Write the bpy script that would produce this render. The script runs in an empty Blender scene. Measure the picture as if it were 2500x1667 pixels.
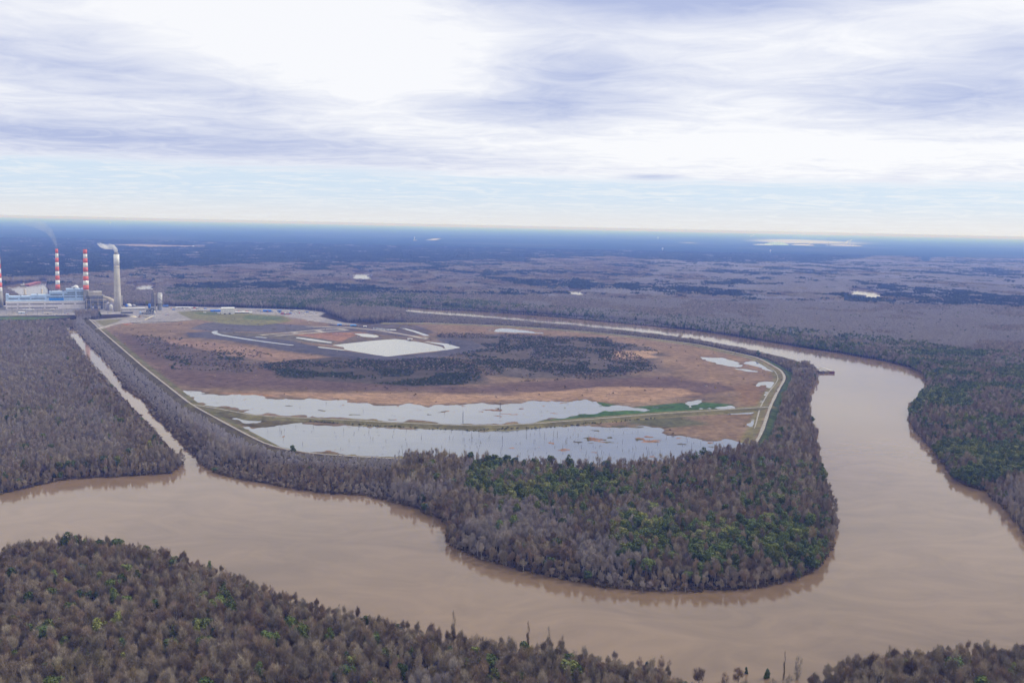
import bpy, bmesh, math, random
import numpy as np
from mathutils import Vector, Matrix

random.seed(7)
rng = np.random.default_rng(7)
S = bpy.context.scene
COL = S.collection
R = math.radians

# ---------------------------------------------------------------- camera
HC = 300.0
FPX = 2431.0                    # focal length in pixels of a 2500 px wide frame (35 mm on 36 mm)
PITCH = math.atan((833.5 - 552.0) / FPX)
ROLL = math.atan(0.0212)
fwd = Vector((0, math.cos(PITCH), -math.sin(PITCH)))
up0 = Vector((0, math.sin(PITCH), math.cos(PITCH)))
rt0 = Vector((1, 0, 0))
rt = rt0 * math.cos(ROLL) + up0 * math.sin(ROLL)
up = up0 * math.cos(ROLL) - rt0 * math.sin(ROLL)
cd = bpy.data.cameras.new("camera")
cd.sensor_width = 36.0
cd.lens = FPX / 2500 * 36.0
cd.clip_start = 1.0
cd.clip_end = 400000.0
cam = bpy.data.objects.new("camera", cd)
COL.objects.link(cam)
m = Matrix((rt, up, -fwd)).transposed().to_4x4()
m.translation = Vector((0, 0, HC))
cam.matrix_world = m
S.camera = cam

# ---------------------------------------------------------------- render settings
S.render.engine = 'CYCLES'
S.view_settings.view_transform = 'Standard'
S.view_settings.look = 'None'
S.view_settings.exposure = 0.0
S.view_settings.gamma = 1.0
cy = S.cycles
cy.max_bounces = 5
cy.diffuse_bounces = 2
cy.glossy_bounces = 2
cy.transmission_bounces = 2
cy.volume_bounces = 3
cy.transparent_max_bounces = 6
cy.use_denoising = True
cy.caustics_reflective = False
cy.caustics_refractive = False
cy.sample_clamp_indirect = 4.0

# ---------------------------------------------------------------- node helper
class NT:
    def __init__(s, nt):
        s.nt = nt
    def node(s, typ, **kw):
        n = s.nt.nodes.new(typ)
        for k, v in kw.items():
            setattr(n, k, v)
        return n
    def put(s, sock, v):
        if hasattr(v, 'is_output') or isinstance(v, bpy.types.NodeSocket):
            s.nt.links.new(v, sock)
        elif v is not None:
            if sock.type == 'RGBA' and len(v) == 3:
                v = (*v, 1)
            sock.default_value = v
    def math(s, op, a, b=None, c=None, clamp=False):
        n = s.node('ShaderNodeMath', operation=op, use_clamp=clamp)
        for i, v in enumerate((a, b, c)):
            if v is not None:
                s.put(n.inputs[i], v)
        return n.outputs[0]
    def vmath(s, op, a, b=None):
        n = s.node('ShaderNodeVectorMath', operation=op)
        s.put(n.inputs[0], a)
        if b is not None:
            s.put(n.inputs[1], b)
        return n.outputs['Value'] if op in ('LENGTH', 'DOT_PRODUCT') else n.outputs['Vector']
    def mix(s, f, a, b, mode='MIX'):
        n = s.node('ShaderNodeMix', data_type='RGBA', blend_type=mode)
        s.put(n.inputs['Factor'], f)
        s.put(n.inputs[6], a)
        s.put(n.inputs[7], b)
        return n.outputs[2]
    def rng(s, v, a, b, c=0.0, d=1.0, smooth=True):
        n = s.node('ShaderNodeMapRange')
        if smooth:
            n.interpolation_type = 'SMOOTHSTEP'
        s.put(n.inputs['Value'], v)
        n.inputs['From Min'].default_value = a
        n.inputs['From Max'].default_value = b
        n.inputs['To Min'].default_value = c
        n.inputs['To Max'].default_value = d
        return n.outputs[0]
    def noise(s, vec, scale, detail=4, rough=0.55, dist=0.0):
        n = s.node('ShaderNodeTexNoise')
        if vec is not None:
            s.put(n.inputs['Vector'], vec)
        n.inputs['Scale'].default_value = scale
        n.inputs['Detail'].default_value = detail
        n.inputs['Roughness'].default_value = rough
        n.inputs['Distortion'].default_value = dist
        return n.outputs['Fac']
    def combine(s, x, y, z):
        n = s.node('ShaderNodeCombineXYZ')
        for i, v in enumerate((x, y, z)):
            s.put(n.inputs[i], v)
        return n.outputs[0]

# ---------------------------------------------------------------- world: thin winter cloud deck
SUN_AZ, SUN_EL = R(64), R(40)      # the sun stands behind thin cloud to the right
W = bpy.data.worlds.new("World")
S.world = W
W.use_nodes = True
w = NT(W.node_tree)
W.node_tree.nodes.clear()
sky = w.node('ShaderNodeTexSky', sky_type='NISHITA')
sky.sun_disc = False
sky.sun_elevation = SUN_EL
sky.sun_rotation = SUN_AZ
sky.altitude = 300
tc = w.node('ShaderNodeTexCoord')
D_ = tc.outputs['Generated']
sep = w.node('ShaderNodeSeparateXYZ')
w.put(sep.inputs[0], D_)
dx, dy, dz = sep.outputs
az = w.math('ARCTAN2', dx, dy)
zc = w.math('MAXIMUM', dz, 0.0)
# cloud deck coordinates: where the ray meets a level sheet
inv = w.math('DIVIDE', 1.0, w.math('ADD', zc, 0.055))
pl = w.combine(w.math('MULTIPLY', dx, inv), w.math('MULTIPLY', dy, inv), 0.0)
big = w.noise(pl, 0.55, 5, 0.55, 0.6)
streak_v = w.combine(w.math('ADD', w.math('MULTIPLY', w.math('MULTIPLY', dx, inv), 0.8), w.math('MULTIPLY', w.math('MULTIPLY', dy, inv), 0.45)),
                     w.math('MULTIPLY', w.math('MULTIPLY', dy, inv), 1.6), 3.7)
streak = w.noise(streak_v, 1.5, 9, 0.60, 0.5)
fine = w.noise(pl, 2.4, 10, 0.62, 1.2)
DISP = 2287.0
def sky_at(X, Y):
    hor = 518 + 0.0212 * (X - 1176)
    return math.atan((X - 1176) / DISP), (hor - Y) / DISP
def blob(X, Y, wx, wy, amp):
    a, e = sky_at(X, Y)
    u = w.math('DIVIDE', w.math('SUBTRACT', az, a), wx / DISP)
    v = w.math('DIVIDE', w.math('SUBTRACT', dz, e), wy / DISP)
    r2 = w.math('ADD', w.math('MULTIPLY', u, u), w.math('MULTIPLY', v, v))
    return w.math('MULTIPLY', w.math('EXPONENT', w.math('MULTIPLY', r2, -1.0)), amp)
acc = None
for b in [(330, 215, 300, 45, 0.46), (60, 150, 220, 60, 0.30), (180, 330, 420, 42, 0.57), (620, 345, 330, 34, 0.38), (560, 270, 200, 40, 0.27),
          (1290, 190, 190, 90, 0.57), (1160, 255, 210, 34, 0.41), (1420, 30, 420, 50, 0.74), (1800, 20, 300, 60, 0.35), (1500, 200, 200, 60, 0.16),
          (2120, 245, 260, 52, 0.68), (2330, 170, 140, 45, 0.35), (1000, 370, 240, 26, 0.22), (1490, 409, 62, 6, 0.68), (2250, 345, 300, 8, 0.24),
          (760, 120, 330, 110, -0.42), (1090, 210, 130, 30, -0.22), (1450, 215, 110, 14, -0.18), (1850, 350, 420, 30, -0.40), (100, 30, 350, 50, 0.07),
          (1800, 110, 230, 60, 0.08), (700, 20, 300, 60, -0.13)]:
    v = blob(*b)
    acc = v if acc is None else w.math('ADD', acc, v)
# the rest of the sky, behind and above, is broken cloud of the same kind
n1 = w.math('MULTIPLY', w.math('SUBTRACT', big, 0.5), 0.55)
n2 = w.math('MULTIPLY', w.math('SUBTRACT', streak, 0.5), 0.5)
n3 = w.math('MULTIPLY', w.math('SUBTRACT', fine, 0.5), 0.85)
dark = w.math('ADD', w.math('ADD', acc, w.math('ADD', n1, 0.15)), w.math('ADD', n2, n3))
darkf = w.rng(dark, 0.02, 0.92, 0, 1, False)
K = 10.0                                  # the background runs at 0.1
def c10(r, g, b):
    return (r * K, g * K, b * K, 1)
cloud = w.mix(darkf, c10(0.98, 0.985, 1.02), c10(0.475, 0.54, 0.79))
# under the edge of the deck the sky is clear, pale cyan down to cream
edge = w.math('ADD', dz, w.math('MULTIPLY', w.math('SUBTRACT', streak, 0.5), 0.02))
azr = w.math('MULTIPLY', w.math('SMOOTH_MIN', w.math('MAXIMUM', w.math('ADD', az, 0.3), 0.0), 0.35, 0.1), 0.018)
cover = w.rng(w.math('ADD', edge, azr), 0.046, 0.060)
clear = w.mix(w.rng(dz, 0.0, 0.034), c10(0.84, 0.85, 0.89), c10(0.68, 0.81, 0.97))
clear = w.mix(w.rng(w.math('ADD', fine, w.math('MULTIPLY', streak, 0.6)), 0.72, 1.0, 0, 0.7), clear, c10(0.88, 0.92, 0.98))
clear = w.mix(0.12, clear, sky.outputs[0])
cloud = w.mix(0.06, cloud, sky.outputs[0])
col = w.mix(cover, clear, cloud)
bg = w.node('ShaderNodeBackground')
bg.inputs['Strength'].default_value = 0.1
w.put(bg.inputs['Color'], col)
wo = w.node('ShaderNodeOutputWorld')
w.put(wo.inputs['Surface'], bg.outputs[0])

sd_ = bpy.data.lights.new("sun", 'SUN')
sd_.energy = 2.4
sd_.angle = R(9)
sd_.color = (1.0, 0.95, 0.88)
sun = bpy.data.objects.new("sun", sd_)
COL.objects.link(sun)
sdir = Vector((math.sin(SUN_AZ) * math.cos(SUN_EL), math.cos(SUN_AZ) * math.cos(SUN_EL), math.sin(SUN_EL)))
sun.rotation_euler = sdir.to_track_quat('Z', 'Y').to_euler()

# ---------------------------------------------------------------- materials
def material(name):
    mt = bpy.data.materials.new(name)
    mt.use_nodes = True
    n = NT(mt.node_tree)
    b = mt.node_tree.nodes['Principled BSDF']
    return mt, n, b

_mc = {}
def paint(name, colour, rough=0.6, var=0.12, scale=0.25, metal=0.0):
    """weathered paint or concrete: a colour with streaks and patches"""
    if name in _mc:
        return _mc[name]
    mt, n, b = material(name)
    g = n.node('ShaderNodeTexCoord').outputs['Object']
    f = n.noise(g, scale, 5, 0.6)
    st = n.noise(n.vmath('MULTIPLY', g, (1.2, 1.2, 0.08)), scale * 2.5, 4, 0.6)
    k = n.rng(n.math('ADD', n.math('MULTIPLY', f, 0.6), n.math('MULTIPLY', st, 0.4)), 0.35, 0.65, 1 - var * 1.6, 1 + var * 0.4)
    cc = n.node('ShaderNodeVectorMath', operation='SCALE')
    cc.inputs[0].default_value = colour
    n.put(cc.inputs['Scale'], k)
    n.put(b.inputs['Base Color'], cc.outputs[0])
    b.inputs['Roughness'].default_value = rough
    b.inputs['Metallic'].default_value = metal
    _mc[name] = mt
    return mt

def tag(o, label=None, cat=None, group=None, kind=None):
    if label: o['label'] = label
    if cat: o['category'] = cat
    if group: o['group'] = group
    if kind: o['kind'] = kind
    return o

def link(name, me, parent=None):
    o = bpy.data.objects.new(name, me)
    COL.objects.link(o)
    if parent is not None:
        o.parent = parent
    return o

def empty(name, loc, rz=0.0, **kw):
    o = bpy.data.objects.new(name, None)
    COL.objects.link(o)
    o.location = loc
    o.rotation_euler = (0, 0, rz)
    return tag(o, **kw)

def np_mesh(name, V, F, mats=None, smooth=False, mi=None):
    """V (n,3), F (m,k) with k = 3 or 4"""
    me = bpy.data.meshes.new(name)
    V = np.asarray(V, np.float32)
    F = np.asarray(F, np.int32)
    me.vertices.add(len(V))
    me.vertices.foreach_set('co', V.ravel())
    k = F.shape[1]
    me.loops.add(F.size)
    me.loops.foreach_set('vertex_index', F.ravel())
    me.polygons.add(len(F))
    me.polygons.foreach_set('loop_start', np.arange(0, F.size, k, dtype=np.int32))
    try:
        me.polygons.foreach_set('loop_total', np.full(len(F), k, np.int32))
    except Exception:
        pass
    if mi is not None:
        me.polygons.foreach_set('material_index', np.asarray(mi, np.int32))
    me.polygons.foreach_set('use_smooth', np.full(len(F), smooth))
    me.update(calc_edges=True)
    for mt in mats or []:
        me.materials.append(mt)
    return me

class MB:
    """collects shapes into one mesh"""
    def __init__(s):
        s.v, s.f = [], []
    def add(s, vs, fs):
        o = len(s.v)
        s.v += [tuple(p) for p in vs]
        s.f += [tuple(i + o for i in f) for f in fs]
        return s
    def box(s, x0, x1, y0, y1, z0, z1):
        v = [(x, y, z) for z in (z0, z1) for y in (y0, y1) for x in (x0, x1)]
        return s.add(v, [(0, 2, 3, 1), (4, 5, 7, 6), (0, 1, 5, 4), (2, 6, 7, 3), (0, 4, 6, 2), (1, 3, 7, 5)])
    def gable(s, x0, x1, y0, y1, z0, z1, zr):
        """shed: walls to z1 and a ridge along x at zr"""
        ym = (y0 + y1) / 2
        v = [(x0, y0, z0), (x1, y0, z0), (x1, y1, z0), (x0, y1, z0), (x0, y0, z1), (x1, y0, z1), (x1, y1, z1), (x0, y1, z1), (x0, ym, zr), (x1, ym, zr)]
        return s.add(v, [(0, 3, 2, 1), (0, 1, 5, 4), (2, 3, 7, 6), (1, 2, 6, 9, 5), (3, 0, 4, 8, 7), (4, 5, 9, 8), (6, 7, 8, 9)])
    def lathe(s, prof, n=24, c=(0, 0, 0), cap=True):
        vs, fs = [], []
        for r, z in prof:
            for i in range(n):
                a = 2 * math.pi * i / n
                vs.append((c[0] + r * math.cos(a), c[1] + r * math.sin(a), c[2] + z))
        for j in range(len(prof) - 1):
            for i in range(n):
                k = (i + 1) % n
                fs.append((j * n + i, j * n + k, (j + 1) * n + k, (j + 1) * n + i))
        if cap:
            fs.append(tuple(range(n))[::-1])
            fs.append(tuple(range((len(prof) - 1) * n, len(prof) * n)))
        return s.add(vs, fs)
    def tube(s, pts, radii, n=6, cap=True):
        pts = [Vector(p) for p in pts]
        if not hasattr(radii, '__len__'):
            radii = [radii] * len(pts)
        vs, fs = [], []
        for i, p in enumerate(pts):
            t = (pts[min(i + 1, len(pts) - 1)] - pts[max(i - 1, 0)]).normalized()
            a = t.cross(Vector((0, 0, 1)))
            if a.length < 1e-3:
                a = Vector((1, 0, 0))
            a.normalize()
            b = t.cross(a)
            for k in range(n):
                th = 2 * math.pi * k / n
                vs.append(p + (a * math.cos(th) + b * math.sin(th)) * radii[i])
        for j in range(len(pts) - 1):
            for k in range(n):
                l = (k + 1) % n
                fs.append((j * n + k, j * n + l, (j + 1) * n + l, (j + 1) * n + k))
        if cap:
            fs.append(tuple(range(n))[::-1])
            fs.append(tuple(range((len(pts) - 1) * n, len(pts) * n)))
        return s.add(vs, fs)
    def build(s, name, mat, parent=None, smooth=False):
        me = bpy.data.meshes.new(name)
        me.from_pydata(s.v, [], s.f)
        me.materials.append(mat)
        if smooth:
            for p in me.polygons:
                p.use_smooth = True
        me.update()
        bm = bmesh.new(); bm.from_mesh(me)
        bmesh.ops.recalc_face_normals(bm, faces=bm.faces)
        bm.to_mesh(me); bm.free()
        return link(name, me, parent)

# ---------------------------------------------------------------- where things stand: photograph survey -> ground
def at(px, py, z=0.0):
    """the place on the level z seen at pixel (px, py) of the 2500 px wide survey photograph"""
    d = fwd * FPX + rt * (px - 1250.0) - up * (py - 833.5)
    t = (z - HC) / d.z
    return Vector((d.x * t, d.y * t, z))
DS = 2500 / 2352.0
def P(X, Y, z=0.0):
    return at(X * DS, Y * DS, z)
def height(g, py):
    """height above ground point g of what shows at row py straight over it"""
    k = -(py - 833.5) / FPX
    c = Vector((0, 0, HC))
    a = Vector((g.x, g.y, 0)) - c
    # (up - k fwd) . (a + z ez) = 0
    q = up - fwd * k
    return -(q.dot(a)) / q.z
def project(V):
    d = V - np.array([0, 0, HC])
    f_, r_, u_ = np.array(fwd), np.array(rt), np.array(up)
    zf = d @ f_
    return 1250 + FPX * (d @ r_) / zf, 833.5 - FPX * (d @ u_) / zf, zf
def poly(pts, z=0.0):
    return np.array([P(x, y, z)[:2] for x, y in pts])

def inside(px, py, pg):
    r = np.zeros(px.shape, bool)
    n = len(pg)
    for i in range(n):
        x1, y1 = pg[i]; x2, y2 = pg[(i + 1) % n]
        if y1 == y2:
            continue
        c = ((y1 > py) != (y2 > py)) & (px < (x2 - x1) * (py - y1) / (y2 - y1) + x1)
        r ^= c
    return r
def dist_line(px, py, pg, closed=False, cap=1e9):
    d = np.full(px.shape, cap * cap, float)
    n = len(pg)
    for i in range(n if closed else n - 1):
        x1, y1 = pg[i]; x2, y2 = pg[(i + 1) % n]
        ex, ey = x2 - x1, y2 - y1
        L = ex * ex + ey * ey + 1e-9
        t = np.clip(((px - x1) * ex + (py - y1) * ey) / L, 0, 1)
        d = np.minimum(d, (px - x1 - t * ex) ** 2 + (py - y1 - t * ey) ** 2)
    return np.sqrt(d)
def sdist(px, py, pg, pad=150.0):
    """signed distance, negative inside; only worked out near the polygon"""
    out = np.full(px.shape, pad, float)
    lo, hi = pg.min(0) - pad, pg.max(0) + pad
    m_ = (px > lo[0]) & (px < hi[0]) & (py > lo[1]) & (py < hi[1])
    if m_.any():
        x, y = px[m_], py[m_]
        d = dist_line(x, y, pg, True)
        d[inside(x, y, pg)] *= -1
        out[m_] = np.minimum(d, pad)
    return out
def _hash(ix, iy, s):
    h = (ix.astype(np.int64) * 374761393 + iy.astype(np.int64) * 668265263 + s * 974634777) & 0x7fffffff
    h = ((h ^ (h >> 13)) * 1274126177) & 0x7fffffff
    return ((h ^ (h >> 16)) & 0xffff) / 65535.0
def vnoise(x, y, scale, seed=0, octaves=3):
    out = np.zeros(x.shape); amp, tot = 1.0, 0.0
    for o in range(octaves):
        u, v = x / scale + 31.7 * o, y / scale - 17.3 * o
        iu, iv = np.floor(u), np.floor(v)
        fu, fv = u - iu, v - iv
        fu = fu * fu * (3 - 2 * fu); fv = fv * fv * (3 - 2 * fv)
        a = _hash(iu, iv, seed + o); b = _hash(iu + 1, iv, seed + o)
        c = _hash(iu, iv + 1, seed + o); d = _hash(iu + 1, iv + 1, seed + o)
        out += amp * ((a * (1 - fu) + b * fu) * (1 - fv) + (c * (1 - fu) + d * fu) * fv)
        tot += amp; amp *= 0.5; scale *= 0.5
    return out / tot          # 0..1

def sub(x0, y0, k, pts):
    """points read in an enlargement of the survey photograph -> 2352 px coordinates"""
    return [((x0 + a / k) / DS, (y0 + b / k) / DS) for a, b in pts]

# river: main bend, with the reach behind the pond
RIVER = poly([(-500, 1178), (0, 1134), (140, 1100), (280, 1092), (384, 1086), (412, 1069), (408, 1060), (377, 1028), (337, 980), (276, 916), (225, 854), (183, 802), (156, 770), (152, 758),
              (168, 754), (181, 766), (203, 792), (250, 838), (282, 885), (334, 919), (359, 954), (393, 986), (417, 1012), (447, 1043), (470, 1064), (500, 1085), (560, 1101), (640, 1114),
              (700, 1124), (760, 1132), (830, 1133), (900, 1150), (960, 1166), (1010, 1190), (1050, 1212), (1032, 1243), (1070, 1266), (1120, 1285), (1200, 1308), (1300, 1330),
              (1400, 1345), (1500, 1352), (1600, 1354), (1700, 1350), (1760, 1342), (1820, 1326), (1868, 1305), (1893, 1278), (1903, 1250), (1908, 1205), (1900, 1160), (1888, 1110),
              (1872, 1050), (1860, 990), (1851, 950), (1850, 915), (1861, 885), (1873, 868), (1864, 848), (1800, 826), (1700, 803), (1600, 785), (1500, 771), (1400, 760), (1300, 750),
              (1200, 741), (1100, 733), (1000, 726), (920, 719), (880, 711), (940, 706), (1000, 711), (1100, 715), (1200, 722), (1300, 730), (1400, 740), (1500, 749), (1600, 759),
              (1700, 774), (1780, 788), (1850, 799), (1950, 814), (2030, 829), (2090, 843), (2128, 862), (2142, 888), (2122, 915), (2098, 945), (2097, 970), (2112, 995), (2140, 1022),
              (2163, 1050), (2180, 1075), (2200, 1103), (2228, 1117), (2270, 1128), (2310, 1163), (2352, 1212), (2450, 1330), (2700, 1560), (2900, 1700), (2500, 1520), (2352, 1522),
              (2200, 1532), (2050, 1546), (1950, 1556), (1890, 1580), (1862, 1640), (1850, 1800), (1720, 1900), (1640, 1750), (1600, 1650), (1560, 1600), (1500, 1570), (1400, 1548), (1300, 1532),
              (1200, 1522), (1100, 1506), (1000, 1488), (900, 1468), (750, 1436), (600, 1380), (450, 1320), (300, 1278), (150, 1264), (0, 1292), (-500, 1400)])
REACH = poly([(-500, 672), (0, 659), (51, 651), (108, 646), (106, 658), (112, 672), (124, 694), (60, 700), (30, 676), (0, 672), (-500, 690)])
FARPONDS = [poly(p) for p in ([(307, 652), (330, 650), (354, 651), (352, 676), (308, 676)], [(810, 626), (852, 626), (850, 648), (812, 648)],
                              [(1304, 664), (1342, 665), (1340, 684), (1306, 683)], [(1950, 663), (1975, 664), (2025, 673), (2020, 692), (1960, 684)],
                              [(2110, 592), (2142, 590), (2140, 603), (2112, 604)], [(1700, 592), (1720, 596), (1712, 600)])]
# dikes of the ash pond (crest at z = 6)
DIKE = poly([(205, 733), (230, 757), (330, 843), (413, 908), (440, 929), (530, 978), (620, 1025), (700, 1041), (800, 1047), (930, 1054), (1100, 1066), (1300, 1077), (1450, 1078),
             (1600, 1062), (1690, 1045), (1735, 1023), (1752, 985), (1768, 936), (1785, 900), (1804, 868), (1795, 850), (1742, 821), (1600, 790), (1450, 771), (1300, 757), (1150, 747),
             (980, 741), (880, 741), (800, 745), (740, 735), (660, 727), (520, 723), (400, 738), (300, 742)], 6.0)
CROSS = poly([(441, 929), (483, 934), (564, 950), (578, 955), (712, 960), (923, 971), (1099, 978), (1160, 979), (1223, 973), (1321, 965), (1513, 950), (1673, 940), (1766, 934)], 6.0)
LEFTPART = DIKE[:28]
LEV = 2.6      # level of the pond water
PONDS = [  # polygon, raggedness
    (poly([(408, 896), (440, 897), (511, 904), (606, 913), (712, 918), (817, 924), (863, 930), (976, 931), (1040, 930), (1099, 926), (1129, 928), (1177, 923), (1289, 922), (1337, 918),
           (1372, 922), (1401, 931), (1490, 942), (1440, 944), (1366, 949), (1305, 961), (1225, 971), (1150, 976), (1099, 976), (923, 968), (712, 957), (578, 950), (483, 932), (440, 922)], LEV), 13.0),
    (poly([(560, 984), (640, 974), (690, 971), (782, 974), (888, 981), (993, 986), (1117, 989), (1241, 984), (1353, 976), (1465, 976), (1529, 984), (1510, 1001), (1567, 1003), (1625, 1013),
           (1689, 1014), (1712, 1022), (1690, 1040), (1600, 1057), (1450, 1074), (1300, 1073), (1100, 1062), (930, 1050), (800, 1043), (700, 1036), (630, 1022), (575, 998)], LEV), 14.0),
    (poly([(500, 957), (545, 960), (580, 962), (612, 958), (590, 970), (545, 966)], LEV), 10.0),
    (poly([(500, 968), (530, 972), (560, 990), (600, 1010), (650, 1030), (620, 1022), (560, 995), (520, 978)], LEV), 5.0),
    (poly(sub(700, 700, 3.92, [(440, 558), (800, 518), (1045, 500), (1120, 508), (1300, 535), (1480, 575), (1520, 605), (960, 668), (800, 645), (560, 602), (545, 578)]), LEV), 2.0),
    (poly(sub(700, 700, 3.92, [(1290, 520), (1540, 545), (1660, 580), (1640, 598), (1530, 606), (1500, 560)]), LEV), 1.5),
    (poly(sub(700, 700, 3.92, [(640, 448), (760, 450), (850, 462), (885, 476), (850, 488), (730, 478)]), LEV), 2.0),
    (poly(sub(700, 700, 3.92, [(90, 482), (250, 500), (440, 532), (420, 540), (220, 514), (90, 492)]), LEV), 0.0),
    (poly(sub(700, 700, 3.92, [(300, 572), (550, 602), (545, 609), (300, 581)]), LEV), 0.0),
    (poly(sub(380, 700, 5.6, [(860, 600), (840, 625), (900, 650), (1200, 700), (1500, 745), (1900, 796), (1890, 806), (1500, 760), (1200, 718), (880, 668), (790, 645), (755, 622), (790, 605)]), LEV), 0.5),
    (poly(sub(380, 700, 5.6, [(1360, 675), (1530, 695), (1525, 706), (1360, 685)]), LEV), 0.0),
    (poly(sub(700, 700, 3.92, [(1060, 380), (1230, 420), (1350, 460), (1380, 470), (1320, 470), (1200, 428), (1060, 388)]), LEV), 0.0),
    (poly(sub(700, 700, 3.92, [(840, 390), (1000, 398), (1080, 418), (960, 416), (850, 402)]), LEV), 8.0),
    (poly(sub(1200, 700, 2.613, [(0, 270), (90, 266), (300, 285), (310, 297), (160, 292), (0, 284)]), LEV), 14.0),
    (poly(sub(1200, 700, 2.613, [(1360, 452), (1500, 458), (1610, 500), (1560, 508), (1430, 486)]), LEV), 14.0),
    (poly(sub(1200, 700, 2.613, [(1600, 490), (1640, 472), (1720, 480), (1790, 540), (1740, 532), (1680, 504)]), LEV), 8.0),
    (poly(sub(1200, 700, 2.613, [(1550, 522), (1700, 538), (1690, 546), (1600, 540)]), LEV), 9.0),
    (poly(sub(1200, 700, 2.613, [(1785, 598), (1818, 600), (1800, 650), (1760, 745), (1735, 740), (1755, 680), (1780, 650), (1750, 640)]), LEV), 7.0),
    (poly(sub(1200, 700, 2.613, [(1670, 622), (1700, 612), (1760, 606), (1700, 640)]), LEV), 8.0),
    (poly(sub(1200, 920, 2.94, [(840, 200), (1130, 230), (1110, 246), (950, 240), (850, 225)]), LEV), 8.0),
    (poly(sub(1200, 920, 2.94, [(1140, 215), (1310, 210), (1300, 218), (1160, 232)]), LEV), 8.0),
    (poly(sub(1200, 920, 2.94, [(1380, 190), (1480, 162), (1600, 156), (1450, 190), (1430, 222)]), LEV), 8.0),
    (poly(sub(1200, 920, 2.94, [(1440, 232), (1600, 214), (1720, 205), (1770, 240), (1700, 232), (1560, 230)]), LEV), 9.0),
    (poly(sub(1200, 920, 2.94, [(1680, 262), (1720, 250), (1900, 250), (1860, 264), (1700, 270)]), LEV), 3.0),
    (poly(sub(1200, 920, 2.94, [(1870, 355), (1905, 300), (1925, 305), (1900, 350)]), LEV), 8.0),
]
YARD = poly([(-500, 703), (10, 703), (200, 703), (380, 704), (560, 708), (700, 712), (745, 718), (735, 728), (790, 742), (830, 746), (780, 749), (730, 742), (650, 728), (530, 722), (440, 722), (470, 734),
             (400, 739), (300, 742), (255, 752), (232, 757), (205, 736), (300, 728), (285, 722), (150, 725), (-500, 733)])
ROADW = [
    sub(500, 780, 5.88, [(820, 222), (1020, 205), (1270, 182), (1500, 160), (1720, 140), (2000, 130)]),
    sub(500, 780, 5.88, [(1040, 232), (1330, 206), (1700, 178), (2040, 152), (1900, 132)]),
    sub(500, 780, 5.88, [(1270, 182), (1330, 206)]), sub(500, 780, 5.88, [(1600, 152), (1690, 178)]),
    sub(700, 700, 3.92, [(200, 380), (600, 390), (900, 420), (1200, 470), (1330, 500)]),
    sub(180, 660, 9.224, [(570, 1330), (750, 1250), (1000, 1200), (1700, 1160), (2300, 1150)]),
]

def dike_z(x, y):
    d = np.minimum(dist_line(x, y, LEFTPART, False), dist_line(x, y, CROSS, False))
    dc = dist_line(x, y, CROSS, False)
    return d, dc

# ---------------------------------------------------------------- ground
def grow(a, b, d0, k):
    out, v, d = [], a, d0
    while v < b:
        v += d; d *= k
        out.append(min(v, b))
    return out
xs = np.arange(-2100, 2101, 5.0)
ext = np.array(grow(2100, 130000, 12, 1.16))
xs = np.concatenate([-ext[::-1], xs, ext])
ys = [520.0]
while ys[-1] < 4600:
    ys.append(ys[-1] + max(3.2, ys[-1] / 380))
ys = np.array(ys)
ys = np.concatenate([-np.array(grow(0, 130000, 150, 1.4))[::-1], [0.0, 250.0, 400.0], ys, grow(ys[-1], 130000, 14, 1.07)])
GX, GY = np.meshgrid(xs, ys)
gx, gy = GX.ravel(), GY.ravel()
sdR = np.minimum(sdist(gx, gy, RIVER, 60), sdist(gx, gy, REACH, 60))
for q in FARPONDS:
    sdR = np.minimum(sdR, sdist(gx, gy, q, 60) + 60 * (vnoise(gx, gy, 90, 5) - .5))
rag = vnoise(gx, gy, 26, 3)
sdr = sdR + 9 * (rag - 0.5)
Z = np.clip(sdr * 0.22, -2.5, 1.1) + 0.5 * vnoise(gx, gy, 60, 9) - 0.2
Z[sdR > 40] = np.maximum(Z[sdR > 40], 0.35)
inD = sdist(gx, gy, DIKE, 60)
mi_ = inD < 0
Zi = np.full(gx.shape, LEV + 0.9) + 0.5 * vnoise(gx, gy, 40, 12)
wet = np.full(gx.shape, 99.0)
for q, amp in PONDS:
    s_ = sdist(gx, gy, q, 50)
    if amp:
        s_ = s_ + amp * (3.6 if amp > 9 else 2.4) * (vnoise(gx, gy * 0.6, 44 if amp > 9 else 30, 21, 5) - 0.5)
    if amp > 6:
        s_ = s_ + (44 if amp > 12 else 30) * (vnoise(gx, gy * .5, 17, 29, 4) - 0.5)
    wet = np.minimum(wet, s_)
# reed islands standing in the two long ponds
isl = vnoise(gx * 0.7, gy * .8, 13, 44, 3)
sA = sdist(gx, gy, PONDS[0][0], 50); sB = sdist(gx, gy, PONDS[1][0], 50)
pa = project(np.stack([gx, gy, np.zeros_like(gx)], 1))
gpx, gpy = pa[0] / DS, pa[1] / DS
band = (np.exp(-((gpx - 1130) / 170) ** 2 - ((gpy - 945) / 13) ** 2) * .16 + np.exp(-((gpx - 1420) / 200) ** 2 - ((gpy - 1015) / 17) ** 2) * .27 + np.exp(-((gpx - 620) / 60) ** 2 - ((gpy - 985) / 12) ** 2) * .2)
isle = (np.minimum(sA, sB) < -6) & (isl > 0.80 - band)
wet = np.where(isle, 1.2, wet)
Zw = LEV + np.clip(wet * 0.16, -1.2, 0.9) + 0.12 * vnoise(gx, gy, 12, 8)
Zi = np.where(wet < 30, Zw, Zi)
Zi = np.where(isle, LEV + 0.45, Zi)
Z = np.where(mi_, Zi, Z)
dd, dcross = dike_z(gx, gy)
crest = 6.0 - np.clip((dd - 5.5) * 0.30, 0, 9)
Z = np.maximum(Z, np.where(dd < 34, crest, -9))
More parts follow.
